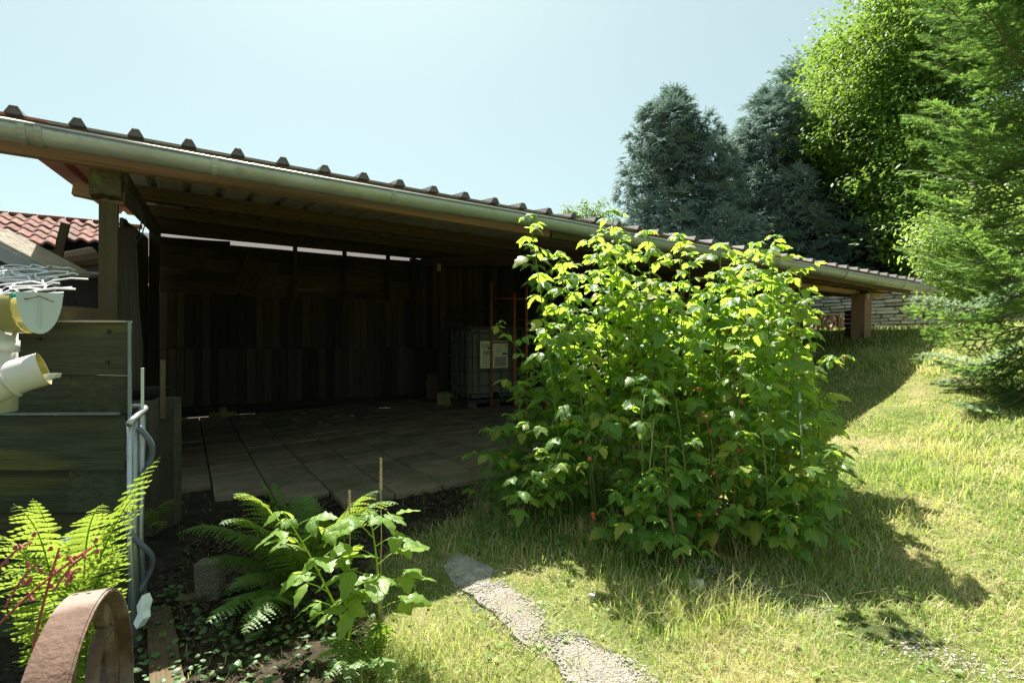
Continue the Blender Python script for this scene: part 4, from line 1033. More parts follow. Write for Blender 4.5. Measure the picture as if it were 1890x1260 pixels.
# low leafy growth filling the foot
for i in range(34):
    px = rnd.uniform(930, 1540); d = rnd.uniform(2.35, 3.2) - .25 * max(0, (px - 1250) / 300)
    bx = (px - 945) / 1000 * d; b0 = Vector((bx, d, g(bx, d)))
    cane(b0, b0 + Vector((rnd.uniform(-.15, .15), rnd.uniform(-.25, .1), rnd.uniform(.12, .5))), .02, .0025, 7, .066, start=.3, young=False)
for i in range(34):
    px = rnd.uniform(1120, 1530); d = rnd.uniform(2.2, 2.6) - .1 * (px > 1400); bx = (px - 945) / 1000 * d; b0 = Vector((bx, d, g(bx, d)))
    cane(b0, b0 + Vector((rnd.uniform(-.12, .06), rnd.uniform(-.22, .0), rnd.uniform(.15, .62))), .04, .0025, 8, .07, start=.15, young=False)
# long reddish drooping stem at the front
sp_ = [P(1232, 810, 2.35), P(1222, 870, 2.2), P(1238, 950, 2.1), P(1258, 1075, 2.02)]
MB().tube(smoothpath(sp_, 12), [.005] * 13, 6).build('cane', MT['stem_red'], bush, smooth=True)
for i in range(12):
    p = smoothpath(sp_, 12)[i]; compound(leaves, petioles, p, rnd.uniform(0, 6.28), .055, up=.3, pet=.05)
for i in range(15):      # bare lower canes showing in front
    d = rnd.uniform(2.3, 2.55) - .15 * (i > 10); px = rnd.uniform(1180, 1520); x_ = (px - 945) / 1000 * d
    b_ = Vector((x_, d, g(x_, d) - .01)); MB().tube(smoothpath([b_, b_ + Vector((rnd.uniform(-.03, .03), .02, .35)), b_ + Vector((rnd.uniform(-.1, .08), rnd.uniform(-.02, .12), rnd.uniform(.4, .7)))], 6), [.0042 - .0004 * k for k in range(7)], 5).build('cane', MT['cane_pale'] if i % 3 else MT['stem_red'], bush, smooth=True)
petioles.build('petioles', MT['stem'], bush)['kind'] = 'stuff'
finish_leaves(leaves, 295, MT['bush'], bush)
# berries
bm = bmesh.new(); r = random.Random(3)
for ring_ in range(4):
    nn = (5, 7, 6, 3)[ring_]; rad = (.0065, .0085, .0065, .003)[ring_]; zz = (.006, .0, -.006, -.011)[ring_]
    for k in range(nn):
        an = 6.283 * k / nn + ring_ * .4
        bmesh.ops.create_icosphere(bm, subdivisions=1, radius=.0038, matrix=Matrix.Translation((rad * math.cos(an), rad * math.sin(an), zz)))
berry = bpy.data.meshes.new('berry'); bm.to_mesh(berry); bm.free(); berry.materials.append(MT['berry'])
bs_ = []
for (px, py, d, n) in ((1100, 950, 2.05, 6), (985, 842, 2.42, 2), (935, 850, 2.5, 2), (1080, 815, 2.25, 1), (1083, 840, 2.25, 2), (1160, 695, 2.35, 3), (1168, 700, 2.3, 2), (1343, 603, 2.4, 1), (1556, 662, 2.7, 2), (1300, 760, 2.3, 2), (1285, 725, 2.3, 3), (1310, 800, 2.2, 2),
                       (1360, 745, 2.3, 1), (1410, 785, 2.2, 2), (1425, 800, 2.2, 2), (1365, 833, 2.15, 2), (1315, 870, 2.15, 1), (1390, 940, 2.2, 2), (1295, 955, 2.1, 2), (1050, 770, 2.3, 1), (1085, 898, 2.2, 2), (1225, 738, 2.25, 2), (1345, 655, 2.3, 2), (1480, 960, 2.2, 1)):
    for k in range((n + 1) // 2):
        p = P(px + rnd.uniform(-9, 9), py + rnd.uniform(-8, 8), d + .02)
        place('berry', berry, None, bush, Matrix.Translation(p) @ Matrix.Rotation(rnd.uniform(-.4, .4), 4, 'X') @ Matrix.Scale(rnd.uniform(.45, .7), 4))
tag(MB().tube([P(1483, 930, 2.33), P(1476, 770, 2.36), P(1474, 700, 2.38)], .006, 8).build('metal_stake', MT['galv'], None, smooth=True), 'grey metal stake standing in the right side of the raspberry bush', 'stake')
mk = [(1380, 912, .045), (1398, 905, .03)]
# ------------------------------------------------------------------ young raspberry shoots in front
def seedling(pts, label, size, spots):
    b = pts[0]; root = empty('raspberry_shoot', b, label, 'plant', 'young raspberry shoots at the lawn edge')
    path = smoothpath(pts, 12); MB().tube(path, [.0045 * (1 - .6 * i / 12) for i in range(13)], 6).build('stem', MT['young'], root, smooth=True)
    lv = []; pet = MB()
    for (t, az, s, n) in spots:
        k = min(int(t * 12), 11); p = path[k].lerp(path[k + 1], t * 12 - k)
        compound(lv, pet, p, az, s * 1.05, up=.5, n=n, pet=s * 1.0, jit=.2, droop=-.2)
    for j in range(4): compound(lv, pet, path[-1], rnd.uniform(0, 6.28), size * .4, up=1.4, pet=.012)
    pet.build('petioles', MT['young'], root); finish_leaves(lv, 60, MT['young'], root)
D1 = 1.62
bA = pxg(652, 1185); 
seedling([bA, P(610, 1100, D1), P(575, 1020, D1), P(533, 962, D1)], 'leaning young raspberry shoot, left one of the bright pair at the lawn edge', .07,
         [(.25, 3.4, .055, 3), (.38, 3.0, .075, 3), (.5, 3.9, .06, 3), (.55, .2, .08, 3), (.62, -.9, .075, 3), (.72, 2.9, .07, 3), (.8, .4, .07, 3), (.86, 4.1, .07, 3), (.93, .0, .06, 3), (.97, 2.4, .06, 3), (.3, -.2, .06, 3)])
bB = pxg(700, 1205)
seedling([bB, P(702, 1110, 1.6), P(700, 1030, 1.6), P(682, 950, 1.6)], 'upright young raspberry shoot, right one of the bright pair at the lawn edge', .07,
         [(.3, .1, .07, 3), (.35, 3.2, .06, 3), (.45, -.1, .085, 3), (.5, 3.4, .085, 3), (.55, -1.3, .08, 3), (.62, .5, .075, 3), (.68, 3.0, .075, 3), (.76, -.3, .075, 3), (.82, 2.7, .07, 3), (.88, .6, .07, 3), (.93, 3.9, .06, 3), (.97, -.7, .06, 3)])
bC = pxg(640, 1215); 
seedling([bC, bC + Vector((.0, -.01, .06)), bC + Vector((.02, 0, .12)), bC + Vector((.05, 0, .19))], 'low pale raspberry shoot at the foot of the taller pair', .06, [(.4, .3, .07, 3), (.6, 2.9, .07, 3), (.8, 4.6, .075, 3), (.9, 1.2, .06, 3)])

# ------------------------------------------------------------------ FERNS
def frond(pts, length_w, root, name='frond', m='fern', npin=26):
    path = smoothpath(pts, 24); tot = sum((path[i + 1] - path[i]).length for i in range(24))
    V_, F_ = [], []
    mb = MB(); mb.tube(path, [.0028 * (1 - .75 * i / 24) for i in range(25)], 4, cap=False)
    V_ = list(mb.v); F_ = []
    for q in mb.f: F_ += [(q[0], q[1], q[2]), (q[0], q[2], q[3])]
    for i in range(npin):
        t = .14 + .86 * i / npin; k = min(int(t * 24), 23); p = path[k].lerp(path[k + 1], t * 24 - k)
        tg = (path[k + 1] - path[k]).normalized(); side = tg.cross(Z)
        if side.length < .1: side = Vector((1, 0, 0))
        side.normalize(); nrm = side.cross(tg)
        pl = length_w * (1 - ((t - .32) / .70) ** 2 if t > .32 else .55 + .45 * (t / .32)) * rnd.uniform(.9, 1.05)
        pl = max(pl, .008)
        for s in (1, -1):
            d = (side * s + tg * .35 - nrm * rnd.uniform(.05, .25) * 1.0).normalized()
            wv = d.cross(nrm).normalized(); npl = max(4, int(pl / .0085)); 
            dr_ = rnd.uniform(.05, .5); tw_ = rnd.uniform(-.35, .35); wv = (wv + nrm * tw_).normalized(); stp = pl / npl
            for j in range(npl):
                u = j / npl; bp_ = p + d * pl * u - nrm * dr_ * pl * u * u; b2_ = bp_ + d * stp * 1.02; ww = .0092 * (1 - .8 * u ** 1.4) * (pl / .09) ** .5
                for s2 in (1, -1):
                    n0 = len(V_); e_ = bp_ + wv * s2 * ww + d * (ww * .45) - nrm * ww * .15
                    V_ += [tuple(bp_), tuple(b2_), tuple(e_ + d * stp * .35), tuple(e_ - d * stp * .42)]
                    F_ += [(n0, n0 + 1, n0 + 2), (n0, n0 + 2, n0 + 3)]
    me = trimesh(name, V_, F_); o = link(name, me, MT[m], root); return o
fr1 = empty('fern', (-.95, 1.28, 0), 'big sunlit fern with arching fronds in the bottom left corner', 'fern')
fb_ = Vector((-1.02, 1.25, .05))
for (tx, ty, d, lift) in ((296, 843, 1.2, .25), (275, 880, 1.12, .22), (230, 1010, 1.05, .2), (60, 920, 1.15, .25), (25, 930, 1.0, .25), (-40, 980, 1.05, .25), (160, 960, 1.25, .25), (90, 1100, .95, .15), (120, 985, 1.35, .2), (200, 1060, 1.15, .15), (10, 1050, .95, .2), (190, 930, 1.1, .27)):
    tip = P(tx, ty, d); md = fb_.lerp(tip, .45) + Z * lift
    frond([fb_ + Vector((rnd.uniform(-.06, .06), rnd.uniform(-.06, .06), 0)), fb_.lerp(tip, .2) + Z * lift * .9, md, tip], rnd.uniform(.06, .085), fr1, npin=24)
fr2 = empty('fern', P(520, 1120, 1.9), 'dark green fern in shade behind the young raspberry shoots', 'fern'); fb_ = pxg(560, 1100)
for (tx, ty, d, lift) in ((360, 1040, 1.9, .1), (520, 1010, 1.75, .1), (380, 1150, 1.6, .08), (450, 1170, 1.55, .08), (480, 885, 1.95, .1), (505, 890, 2.0, .12), (432, 912, 1.75, .15), (405, 968, 1.7, .15), (325, 985, 1.85, .15), (700, 905, 1.85, .12), (735, 930, 1.75, .15), (600, 950, 1.9, .1), (470, 1120, 1.7, .06), (640, 960, 1.95, .12), (420, 1090, 1.8, .1), (560, 915, 2.1, .1), (430, 1000, 2.0, .12)):
    tip = P(tx, ty, d); frond([fb_, fb_.lerp(tip, .3) + Z * lift, fb_.lerp(tip, .7) + Z * lift, tip], .09, fr2)
fr3 = empty('fern', P(290, 1000, 2.2), 'small dark fern sprig right of the tube cage', 'fern'); fb_ = pxg(285, 985)
for (tx, ty, d) in ((318, 922, 2.3), (300, 975, 2.1), (270, 940, 2.3)):
    tip = P(tx, ty, d); frond([fb_, fb_.lerp(tip, .3) + Z * .06, fb_.lerp(tip, .7) + Z * .06, tip], .045, fr3, npin=16)
fr4 = empty('fern', P(640, 1200, 1.5), 'low sunlit fern at the foot of the raspberry shoots', 'fern'); fb_ = pxg(690, 1225)
for (tx, ty, d) in ((575, 1225, 1.4), (590, 1192, 1.5), (640, 1262, 1.35), (720, 1262, 1.35), (700, 1160, 1.55), (600, 1255, 1.35)):
    tip = P(tx, ty, d); frond([fb_, fb_.lerp(tip, .3) + Z * .05, fb_.lerp(tip, .7) + Z * .06, tip], .05, fr4, npin=18)
# red herb stems over the left fern (herb robert)
hr = empty('red_stemmed_herb', (-.9, 1.0, 0), 'red stemmed herb straggling across the left fern', 'plant')
for (x0, y0, x1_, y1, d) in ((-10, 1160, 170, 1010, .95), (60, 1200, 110, 1010, .95), (100, 1090, 160, 1025, .93), (10, 1120, 70, 1040, .95), (120, 1080, 150, 1050, .94), (-10, 1060, 60, 1000, .97)):
    p = P(x0, y0, d); q2 = P(x1_, y1, d + .03); MB().tube(smoothpath([p, p.lerp(q2, .5) + Z * .02, q2], 6), .0022, 4).build('stem', MT['pink'], hr)
    for k in range(4):
        c = p.lerp(q2, .4 + .2 * k) + Vector((rnd.uniform(-.02, .02), 0, rnd.uniform(-.01, .02)))
        MB().tube([c, c + Vector((rnd.uniform(-.006, .006), 0, .008))], [.004, .002], 5).build('bud', MT['pink'], hr)
# grass seed stalks
for (px, yb, yt, hd, lab) in ((703, 1130, 845, 60, 'tall thin grass stalk with seed head above the raspberry shoots'), (645, 1090, 905, 42, 'shorter grass stalk with seed head left of the tallest one')):
    gs_ = empty('grass_stalk', P(px, yb, 1.75), lab, 'grass stalk')
    MB().tube([P(px - 2, yb + 60, 1.75), P(px + 1, (yb + yt) / 2, 1.75), P(px, yt + hd, 1.75)], .0014, 4).build('stalk', MT['straw'], gs_)
    hb = MB()
    for k in range(60):
        t = k / 60; c = P(px, yt + hd, 1.75).lerp(P(px, yt, 1.75), t); an = k * 2.4; rr = .004 * (1 - .5 * t)
        o_ = Vector((math.cos(an), math.sin(an), .9)).normalized(); hb.tube([c, c + o_ * .009 * (1 - .4 * t)], [.0018, .0006], 3, cap=False)
    hb.build('seed_head', MT['straw'], gs_)

# vertical concrete stub and plank on the soil
b0 = pxg(380, 1112)
cs = MB().box((b0.x, b0.y + .03, b0.z + .06), (.04, .008, 0), (0, .03, 0), (-.004, 0, .085)).mesh('concrete_stub'); bevel(cs, .006, 1)
o = link('concrete_stub', cs, MT['pebble']); tag(o, 'short upright stub of pebbled concrete in the shaded soil', 'stone')
plank('old_plank', P(292, 1130, 1.9), Vector((-.80, 1.28, .03)), .075, .03, MT['timber'], None, label='grey old plank lying on the soil right of the wheel', cat='plank')
plank('old_plank', pxg(330, 1120) + Z * .02, pxg(560, 1060) + Z * .02, .05, .02, MT['timber'], None, label='narrow rotten plank half buried behind the grey plank', cat='plank')
p = pxg(700, 1195); o = MB().tube([p + Vector((-.01, .06, .05)), p + Vector((-.03, .09, .10)), p + Vector((-.06, .12, .12))], [.012, .014, .012], 8).build('terracotta_shard', MT['rust']); tag(o, 'small terracotta pipe shard hidden at the foot of the shoots', 'shard')
for k, (px, py, s) in enumerate(((1285, 1085, .05), (1093, 1105, .02))):
    p = pxg(px, py); rock('white_stone', p + Z * .01, s, s * .8, s * .7, MT['stone'], ('pale stone at the foot of the drooping raspberry stem', 'tiny white pebble in the sunlit grass')[k], 'stone', 70 + k)

# ------------------------------------------------------------------ GRASS
def grassfield(N, fx, hmin, hmax, wid, m, name, lab, lay=0.0, region=None):
    """fx(x,y)->prob"""
    X, Y = region(N); pr_ = fx(X, Y); keep = nr.rand(N) < pr_; X, Y = X[keep], Y[keep]; n = len(X)
    Z0 = gz(X, Y) - .004; dist = np.hypot(X, Y)
    hn = .5 + .5 * np.sin(X * 2.3 + 1.7 * np.sin(Y * 1.9)) * np.cos(Y * 2.9 + X)
    h = (hmin + (hmax - hmin) * nr.rand(n) ** 1.5) * (.65 + .6 * hn); w = wid * (.7 + .6 * nr.rand(n)) * np.clip(dist / 2.2, .8, 2.2)
    az = nr.rand(n) * 6.283; lean = (.25 + .75 * nr.rand(n)) * (1 + lay); az2 = az + nr.randn(n) * .4
    dx, dy = np.cos(az), np.sin(az); wx, wy = -np.sin(az2), np.cos(az2)
    fl = nr.rand(n) < lay * .5
    up = np.where(fl, .25, 1.0)
    v = np.empty((n, 5, 3)); 
    for i, (t, ww) in enumerate(((0, 1), (0, -1), (.55, .75), (.55, -.75), (1, 0))):
        v[:, i, 0] = X + dx * lean * h * t * t + wx * w * ww * .5; v[:, i, 1] = Y + dy * lean * h * t * t + wy * w * ww * .5
        v[:, i, 2] = Z0 + h * up * t * (1 - .25 * lean * t)
    f = np.array([[0, 1, 3], [0, 3, 2], [2, 3, 4]])[None] + (np.arange(n) * 5)[:, None, None]
    me = trimesh(name, v.reshape(-1, 3), f.reshape(-1, 3)); o = link(name, me, m); tag(o, lab, 'grass', kind='stuff'); return o
def wedge(N):
    d = 1.2 * (9.5 / 1.2) ** (nr.rand(N) ** .78); t = -.62 + 1.62 * nr.rand(N); return t * d, d
def gdens(x, y):
    a = x * .856 + y * .517; b = -x * .517 + y * .856
    s = soilmask(x, y); pat = .55 + .45 * np.sin(x * 4.1 + 2 * np.sin(y * 3)) * np.cos(y * 3.7 + 1.3 * x)
    bare = sstep((np.sin(x * 2.9 + 1.1 + 1.5 * np.sin(y * 2.2)) * np.sin(y * 3.3 + .7 * x + .4) - .45) / .3)
    p = (1 - s) * (.5 + .5 * pat) * (1 - .72 * bare) + .03
    jx = x + .05 * np.sin(y * 31); jy = y + .05 * np.sin(x * 29)
    p = np.where(slabdist(jx, jy), .03 + .5 * (np.sin(x * 17 + 2 * np.sin(y * 13)) * np.sin(y * 19 + 1) > .35), p)
    p = np.where((b > 3.1) & (a < 5.3), .02, p); p = np.where((b > 5.5) & (a < 7.4), 0.0, p)
    shadeb = (x > .1) & (x < 1.4) & (y > 2.5) & (y < 3.3)
    return np.where(shadeb, p * .5, p)
grassfield(230000, gdens, 0.014, .046, .0026, MT['grass'], 'lawn_grass', 'short sunlit lawn grass, green mixed with straw', region=wedge)
def patches(N):
    c = [(pxg(px, py), r) for (px, py, r) in ((1190, 1010, .25), (1110, 980, .2), (1450, 1010, .35), (1560, 960, .3), (1380, 1000, .3), (1180, 1060, .18), (880, 1000, .25), (1000, 1000, .3), (1640, 900, .3), (1330, 1100, .2), (1240, 1130, .2), (930, 1230, .3), (760, 1240, .2), (1650, 610, .45), (1740, 830, .3), (1800, 880, .4))]
    k = nr.randint(0, len(c), N); cx = np.array([q[0].x for q in c]); cy = np.array([q[0].y for q in c]); rr = np.array([q[1] for q in c])
    an = nr.rand(N) * 6.283; r = rr[k] * np.sqrt(nr.rand(N)) 
    return cx[k] + r * np.cos(an), cy[k] + r * np.sin(an)
grassfield(10000, gdens, .05, .14, .0032, MT['grass'], 'tall_grass', 'longer grass tufts around the foot of the raspberry bush', region=patches)
grassfield(50000, lambda x, y: gdens(x, y) * .9, .03, .085, .0016, MT['straw'], 'dry_thatch', 'flattened dry straw among the lawn grass', lay=1.6, region=wedge)
def slabedge(N):
    ps = [(s_[i], s_[(i + 1) % len(s_)]) for s_ in SLP for i in range(len(s_))]; k = nr.randint(0, len(ps), N); t = nr.rand(N)
    ax = np.array([q_[0].x for q_ in ps]); ay = np.array([q_[0].y for q_ in ps]); cx = np.array([q_[1].x for q_ in ps]); cy = np.array([q_[1].y for q_ in ps])
    return ax[k] + (cx - ax)[k] * t + nr.randn(N) * .024, ay[k] + (cy - ay)[k] * t + nr.randn(N) * .024
grassfield(8500, lambda x, y: .5 + .5 * np.sin(x * 23 + y * 17), .015, .05, .0026, MT['grass'], 'edge_grass', 'grass creeping over the edges of the sunken slabs', lay=.8, region=slabedge)
bm = bmesh.new(); bmesh.ops.create_icosphere(bm, subdivisions=1, radius=1); pv_ = np.array([v.co[:] for v in bm.verts]); pf_ = np.array([[v.index for v in f.verts] for f in bm.faces]); bm.free()
def pebbles(n, reg, lo, hi, m, label):
    x, y = reg(n); n = len(x); Rm = []; T = []
    for i in range(n):
        s = rnd.uniform(lo, hi); Rm.append(np.array(Matrix.Rotation(rnd.uniform(0, 6.28), 3, 'Z')) @ np.diag([s, s * rnd.uniform(.6, 1), s * .55])); T.append((x[i], y[i], g(x[i], y[i]) + .003 + (.010 if slabdist(x[i], y[i]) else 0)))
    v, f, _ = scatter(pv_, pf_, Rm, T); tag(link('gravel', trimesh('gravel', v, f, smooth=True), m), label, 'gravel', kind='stuff')
def slabarea(N):
    x = -.35 + .95 * nr.rand(N); y = 1.2 + 1.3 * nr.rand(N); k = slabdist(x + .03 * nr.randn(N), y + .03 * nr.randn(N)); return x[k], y[k]
def striparea(N):
    x = .5 + .9 * nr.rand(N); y = 2.12 - 1.3 * (x - .72) + .10 * nr.randn(N); return x, y
pebbles(4200, slabarea, .0018, .0045, MT['stone'], 'small pebbles loosened from the sunken concrete slabs')
pebbles(1500, slabedge, .002, .006, MT['stone'], 'pebbles spilling from the slab edges into the grass')
pebbles(1400, striparea, .002, .007, MT['stone'], 'gravel on the bare strip of lawn below the bush')
# far lawn tufts on the bank
def farreg(N): 
    a = 5.5 + 8 * nr.rand(N); b = -2.5 + 8 * nr.rand(N) ; return a * .856 - b * .517, a * .517 + b * .856
grassfield(50000, gdens, .04, .12, .004, MT['grass'], 'bank_grass', 'grass on the rising bank beyond the shed', region=farreg)
# dry vegetation on top of the stone wall
n = 6000; t = nr.rand(n); o_ = nr.rand(n) * .5
bx = WA.x + (WB.x - WA.x) * t - wnv.x * (o_ + .05); by = WA.y + (WB.y - WA.y) * t - wnv.y * (o_ + .05)
v = np.empty((n, 3, 3)); h = .06 + .22 * nr.rand(n) ** 2; az = nr.rand(n) * 6.28
for i, (tt, ww) in enumerate(((0, .006), (0, -.006), (1, 0))):
    v[:, i, 0] = bx + np.cos(az) * h * .6 * tt + ww; v[:, i, 1] = by + np.sin(az) * h * .6 * tt; v[:, i, 2] = 1.93 + h * tt * np.where(nr.rand(n) < .3, -.6, 1)
tag(link('dry_growth', trimesh('dry_growth', v.reshape(-1, 3), np.arange(3 * n).reshape(-1, 3)), MT['straw']), 'straw coloured dry growth hanging over the stone wall top', 'grass', kind='stuff')

# weeds and leaf litter on the shaded soil
def soilreg(n, x0=-1.5, x1_=-.2, y0=1.2, y1=3.4):
    x = x0 + (x1_ - x0) * nr.rand(n); y = y0 + (y1 - y0) * nr.rand(n); k = nr.rand(n) < soilmask(x, y); return x[k], y[k]
def flatleaves(n, size, tilt, m, name, lab, cat, lift, reg, tmpl):
    x, y = reg(n); n = len(x); Rm = []; T = []
    for i in range(n):
        s = size * rnd.uniform(.5, 1.2); az = rnd.uniform(0, 6.28)
        d = Vector((math.cos(az), math.sin(az), rnd.uniform(-tilt, tilt))); Rm.append(np.array(frame(d, roll=rnd.uniform(-tilt, tilt))) * s); T.append((x[i], y[i], g(x[i], y[i]) + rnd.uniform(.3, 1) * lift))
    v, f, uv = scatter(tmpl[0], tmpl[1], Rm, T, tmpl[2]); tag(link(name, trimesh(name, v, f, uv, True), m), lab, cat, kind='stuff')
small = leaf_template(rows=4, w=.42, fold=.1, droop=.2, serr=.1, seed=9)
flatleaves(1000, .024, .5, MT['weed'], 'ground_weeds', 'small dark green weeds creeping over the shaded soil', 'weeds', .05, lambda n: soilreg(n, -1.3, -.35, 1.2, 2.1), small)
flatleaves(900, .035, .6, MT['weed'], 'bush_undergrowth', 'small creeping leaves under the raspberry bush', 'weeds', .06, lambda n: (lambda x, y: (x, y))(-.2 + 1.8 * nr.rand(n), 2.3 + 1.1 * nr.rand(n)), small)
flatleaves(1500, .022, .4, MT['broad2'], 'lawn_clover', 'small clover and plantain leaves among the lawn grass', 'weeds', .02, lambda n: (lambda q: (q[0][(soilmask(*q) < .5)], q[1][(soilmask(*q) < .5)]))(wedge(n)), small)
flatleaves(220, .018, .5, MT['litter'], 'lawn_litter', 'fallen brown leaves scattered over the lawn', 'litter', .03, wedge, small)
flatleaves(2600, .03, .7, MT['litter'], 'leaf_litter', 'brown leaf litter on the bare soil before the shed', 'litter', .015, soilreg, small)
x, y = soilreg(500); tw = MB()
for i in range(len(x)):
    az = rnd.uniform(0, 6.28); l = rnd.uniform(.02, .1); z = g(x[i], y[i]) + .008
    tw.tube([(x[i], y[i], z), (x[i] + l * math.cos(az), y[i] + l * math.sin(az), z + rnd.uniform(0, .025))], .0016, 3, cap=False)
tag(tw.build('twigs', MT['litter']), 'dead twigs and stalks scattered on the soil', 'twigs', kind='stuff')

# ------------------------------------------------------------------ FIR (right foreground)
def fir_branch(seed, Lb=1.05):
    r = random.Random(seed); V_, F_ = [], []
    wood = MB()
    ntip = []
    def needles(path, dens, tip=False):
        for i in range(len(path) - 1):
            a, b = path[i], path[i + 1]; seg = b - a; n = max(2, int(seg.length * dens)); t0 = seg.normalized()
            side = t0.cross(Z); side = side.normalized() if side.length > .05 else Vector((1, 0, 0)); upv = side.cross(t0)
            for j in range(n):
                p = a + seg * (j / n)
                for s in (1, -1):
                    e_ = r.uniform(-.3, 1.0)
                    d = (side * s * r.uniform(.75, 1.1) + upv * e_ + t0 * r.uniform(.5, .9)).normalized(); l = r.uniform(.018, .026)
                    w_ = d.cross(upv).normalized() * .0024
                    n0 = len(V_); V_.extend([tuple(p - w_), tuple(p + w_), tuple(p + d * l)]); F_.append((n0, n0 + 1, n0 + 2)); ntip.append(tip and i >= len(path) // 2 - 1)
    main = [Vector((0, Lb * i / 12, .03 * math.sin(i * .8) + .10 * (i / 12) ** 2 - .10 * math.sin(math.pi * i / 12))) for i in range(13)]
    wood.tube(main, [.010 * (1 - .8 * i / 12) + .001 for i in range(13)], 5)
    needles(main[3:], 270, True)
    for i in range(2, 12):
        for s in (1, -1):
            l = (.36 * (1 - (i / 12.5)) + .08) * r.uniform(.75, 1.15); p = main[i]
            if r.random() < .08: continue
            d = Vector((s * r.uniform(.75, .95), r.uniform(.6, .8), r.uniform(-.12, .10)))
            d.normalize(); pa = [p + d * l * k / 5 + Z * (-.10 * l * math.sin(math.pi * k / 5) + .04 * l * (k / 5) ** 2) for k in range(6)]
            wood.tube(pa, [.0035 * (1 - .7 * k / 5) for k in range(6)], 4, cap=False); needles(pa, 270, True)
            for k in range(1, 5):
                for s2 in (1, -1):
                    l2 = (.17 * (1 - k / 6)) * l / .3 * r.uniform(.7, 1.2)
                    if l2 < .03 or r.random() < .1: continue
                    ax = Vector((s2 * d.y, -s2 * d.x, 0)) * .75 + d * .75; ax.z += r.uniform(-.15, .1); ax.normalize()
                    needles([pa[k], pa[k] + ax * l2 * .5 - Z * .004, pa[k] + ax * l2], 270, r.random() < .45)
    n0 = len(V_); V_ += list(wood.v); nf = len(F_); tri = []
    for q_ in wood.f:
        for k in range(1, len(q_) - 1): tri.append((q_[0] + n0, q_[k] + n0, q_[k + 1] + n0))
    me = trimesh('branch', V_, F_ + tri); me.materials.append(MT['fir']); me.materials.append(MT['firwood']); me.materials.append(MT['firtip'])
    mi = np.zeros(len(me.polygons), np.int32); mi[nf:] = 1; mi[:nf][np.array(ntip, bool)] = 2; me.polygons.foreach_set('material_index', mi); me.update()
    return me
FB = [fir_branch(100 + s) for s in range(5)]
tx_, ty_ = 3.74, 3.72
fir = empty('fir_tree', (tx_, ty_, g(tx_, ty_)), 'bright green fir tree filling the right edge with layered needle branches', 'tree')
MB().tube([Vector((tx_ + .02 * math.sin(i), ty_, g(tx_, ty_) - .1 + i * .6)) for i in range(12)], [.09 * (1 - i / 13) + .01 for i in range(12)], 9).build('trunk', MT['bark'], fir, smooth=True)
zb = g(tx_, ty_)
k = 0
z = zb + .12
while z < 6.6:
    for j in range(8):
        az = k * 2.399 + rnd.uniform(-.25, .25); k += 1
        rad = (.90 - .03 * max(0, z - 2.2)) * rnd.uniform(.62, 1.1)
        near = max(0, 1 - abs(z - 1.0) / .8)
        pit = rnd.uniform(-.12, .24) + (.04 if z > 2.5 else 0) + rnd.uniform(-.45, .22) * near - (.25 if z < zb + .45 else 0)
        # branches pointing clearly away from the lawn matter less, keep all in view
        d = Vector((math.cos(az), math.sin(az), 0))
        if d.dot(Vector((-.75, -.66, 0))) < -.45: continue
        f3 = frame((d.x, d.y, pit), roll=rnd.uniform(-.3, .3) + rnd.choice((-1, 1)) * .5 * near); s = rad / 1.05
        M = Matrix.Translation((tx_ + d.x * .05, ty_ + d.y * .05, z + rnd.uniform(-.06, .06))) @ f3.to_4x4() @ Matrix.Scale(s, 4)
        place('branch', FB[rnd.randrange(5)], None, fir, M)
    z += .15

# ------------------------------------------------------------------ background trees
def leafy_template(nl, size, seed, w=.5, spread=1.0):
    """a twig carrying nl leaves, unit-ish size"""
    r = random.Random(seed); V_, F_ = [], []
    for i in range(nl):
        p = Vector((r.gauss(0, .33), r.gauss(0, .33), r.gauss(0, .2))) * spread
        az = r.uniform(0, 6.28); d = Vector((math.cos(az), math.sin(az), r.uniform(-.9, .2))).normalized(); m = frame(d, roll=r.uniform(-.6, .6)); s = size * r.uniform(.7, 1.2)
        pts = [(0, 0, 0), (-w * .5, .45, -.06), (0, .5, .03), (w * .5, .45, -.06), (0, 1, -.12)]
        n0 = len(V_); V_ += [tuple(p + m @ (Vector(q_) * s)) for q_ in pts]; F_ += [(n0, n0 + 2, n0 + 1), (n0, n0 + 3, n0 + 2), (n0 + 1, n0 + 2, n0 + 4), (n0 + 2, n0 + 3, n0 + 4)]
    return np.array(V_), np.array(F_)
def cyp_template(seed):
    """drooping fan spray of cypress"""
    r = random.Random(seed); V_, F_ = [], []
    for s in range(8):
        az = r.uniform(-1.2, 1.2); l = r.uniform(.5, 1); d = Vector((math.sin(az), math.cos(az), r.uniform(-.1, .5)))
        p = Vector((0, 0, 0)); 
        for k in range(4):
            q_ = p + d * l * .25; d = (d + Vector((r.uniform(-.1, .1), 0, -.28))).normalized()
            sd_ = d.cross(Z); sd_ = sd_.normalized() if sd_.length > .1 else Vector((1, 0, 0))
            for s2 in (1, -1):
                n0 = len(V_); wv = sd_ * s2 * .13 * (1 - k * .14)
                V_ += [tuple(p), tuple(q_), tuple(q_ + wv + d * .07 - Z * .03)]; F_.append((n0, n0 + 1, n0 + 2))
            p = q_
    return np.array(V_), np.array(F_)
CT = [cyp_template(s) for s in range(4)]
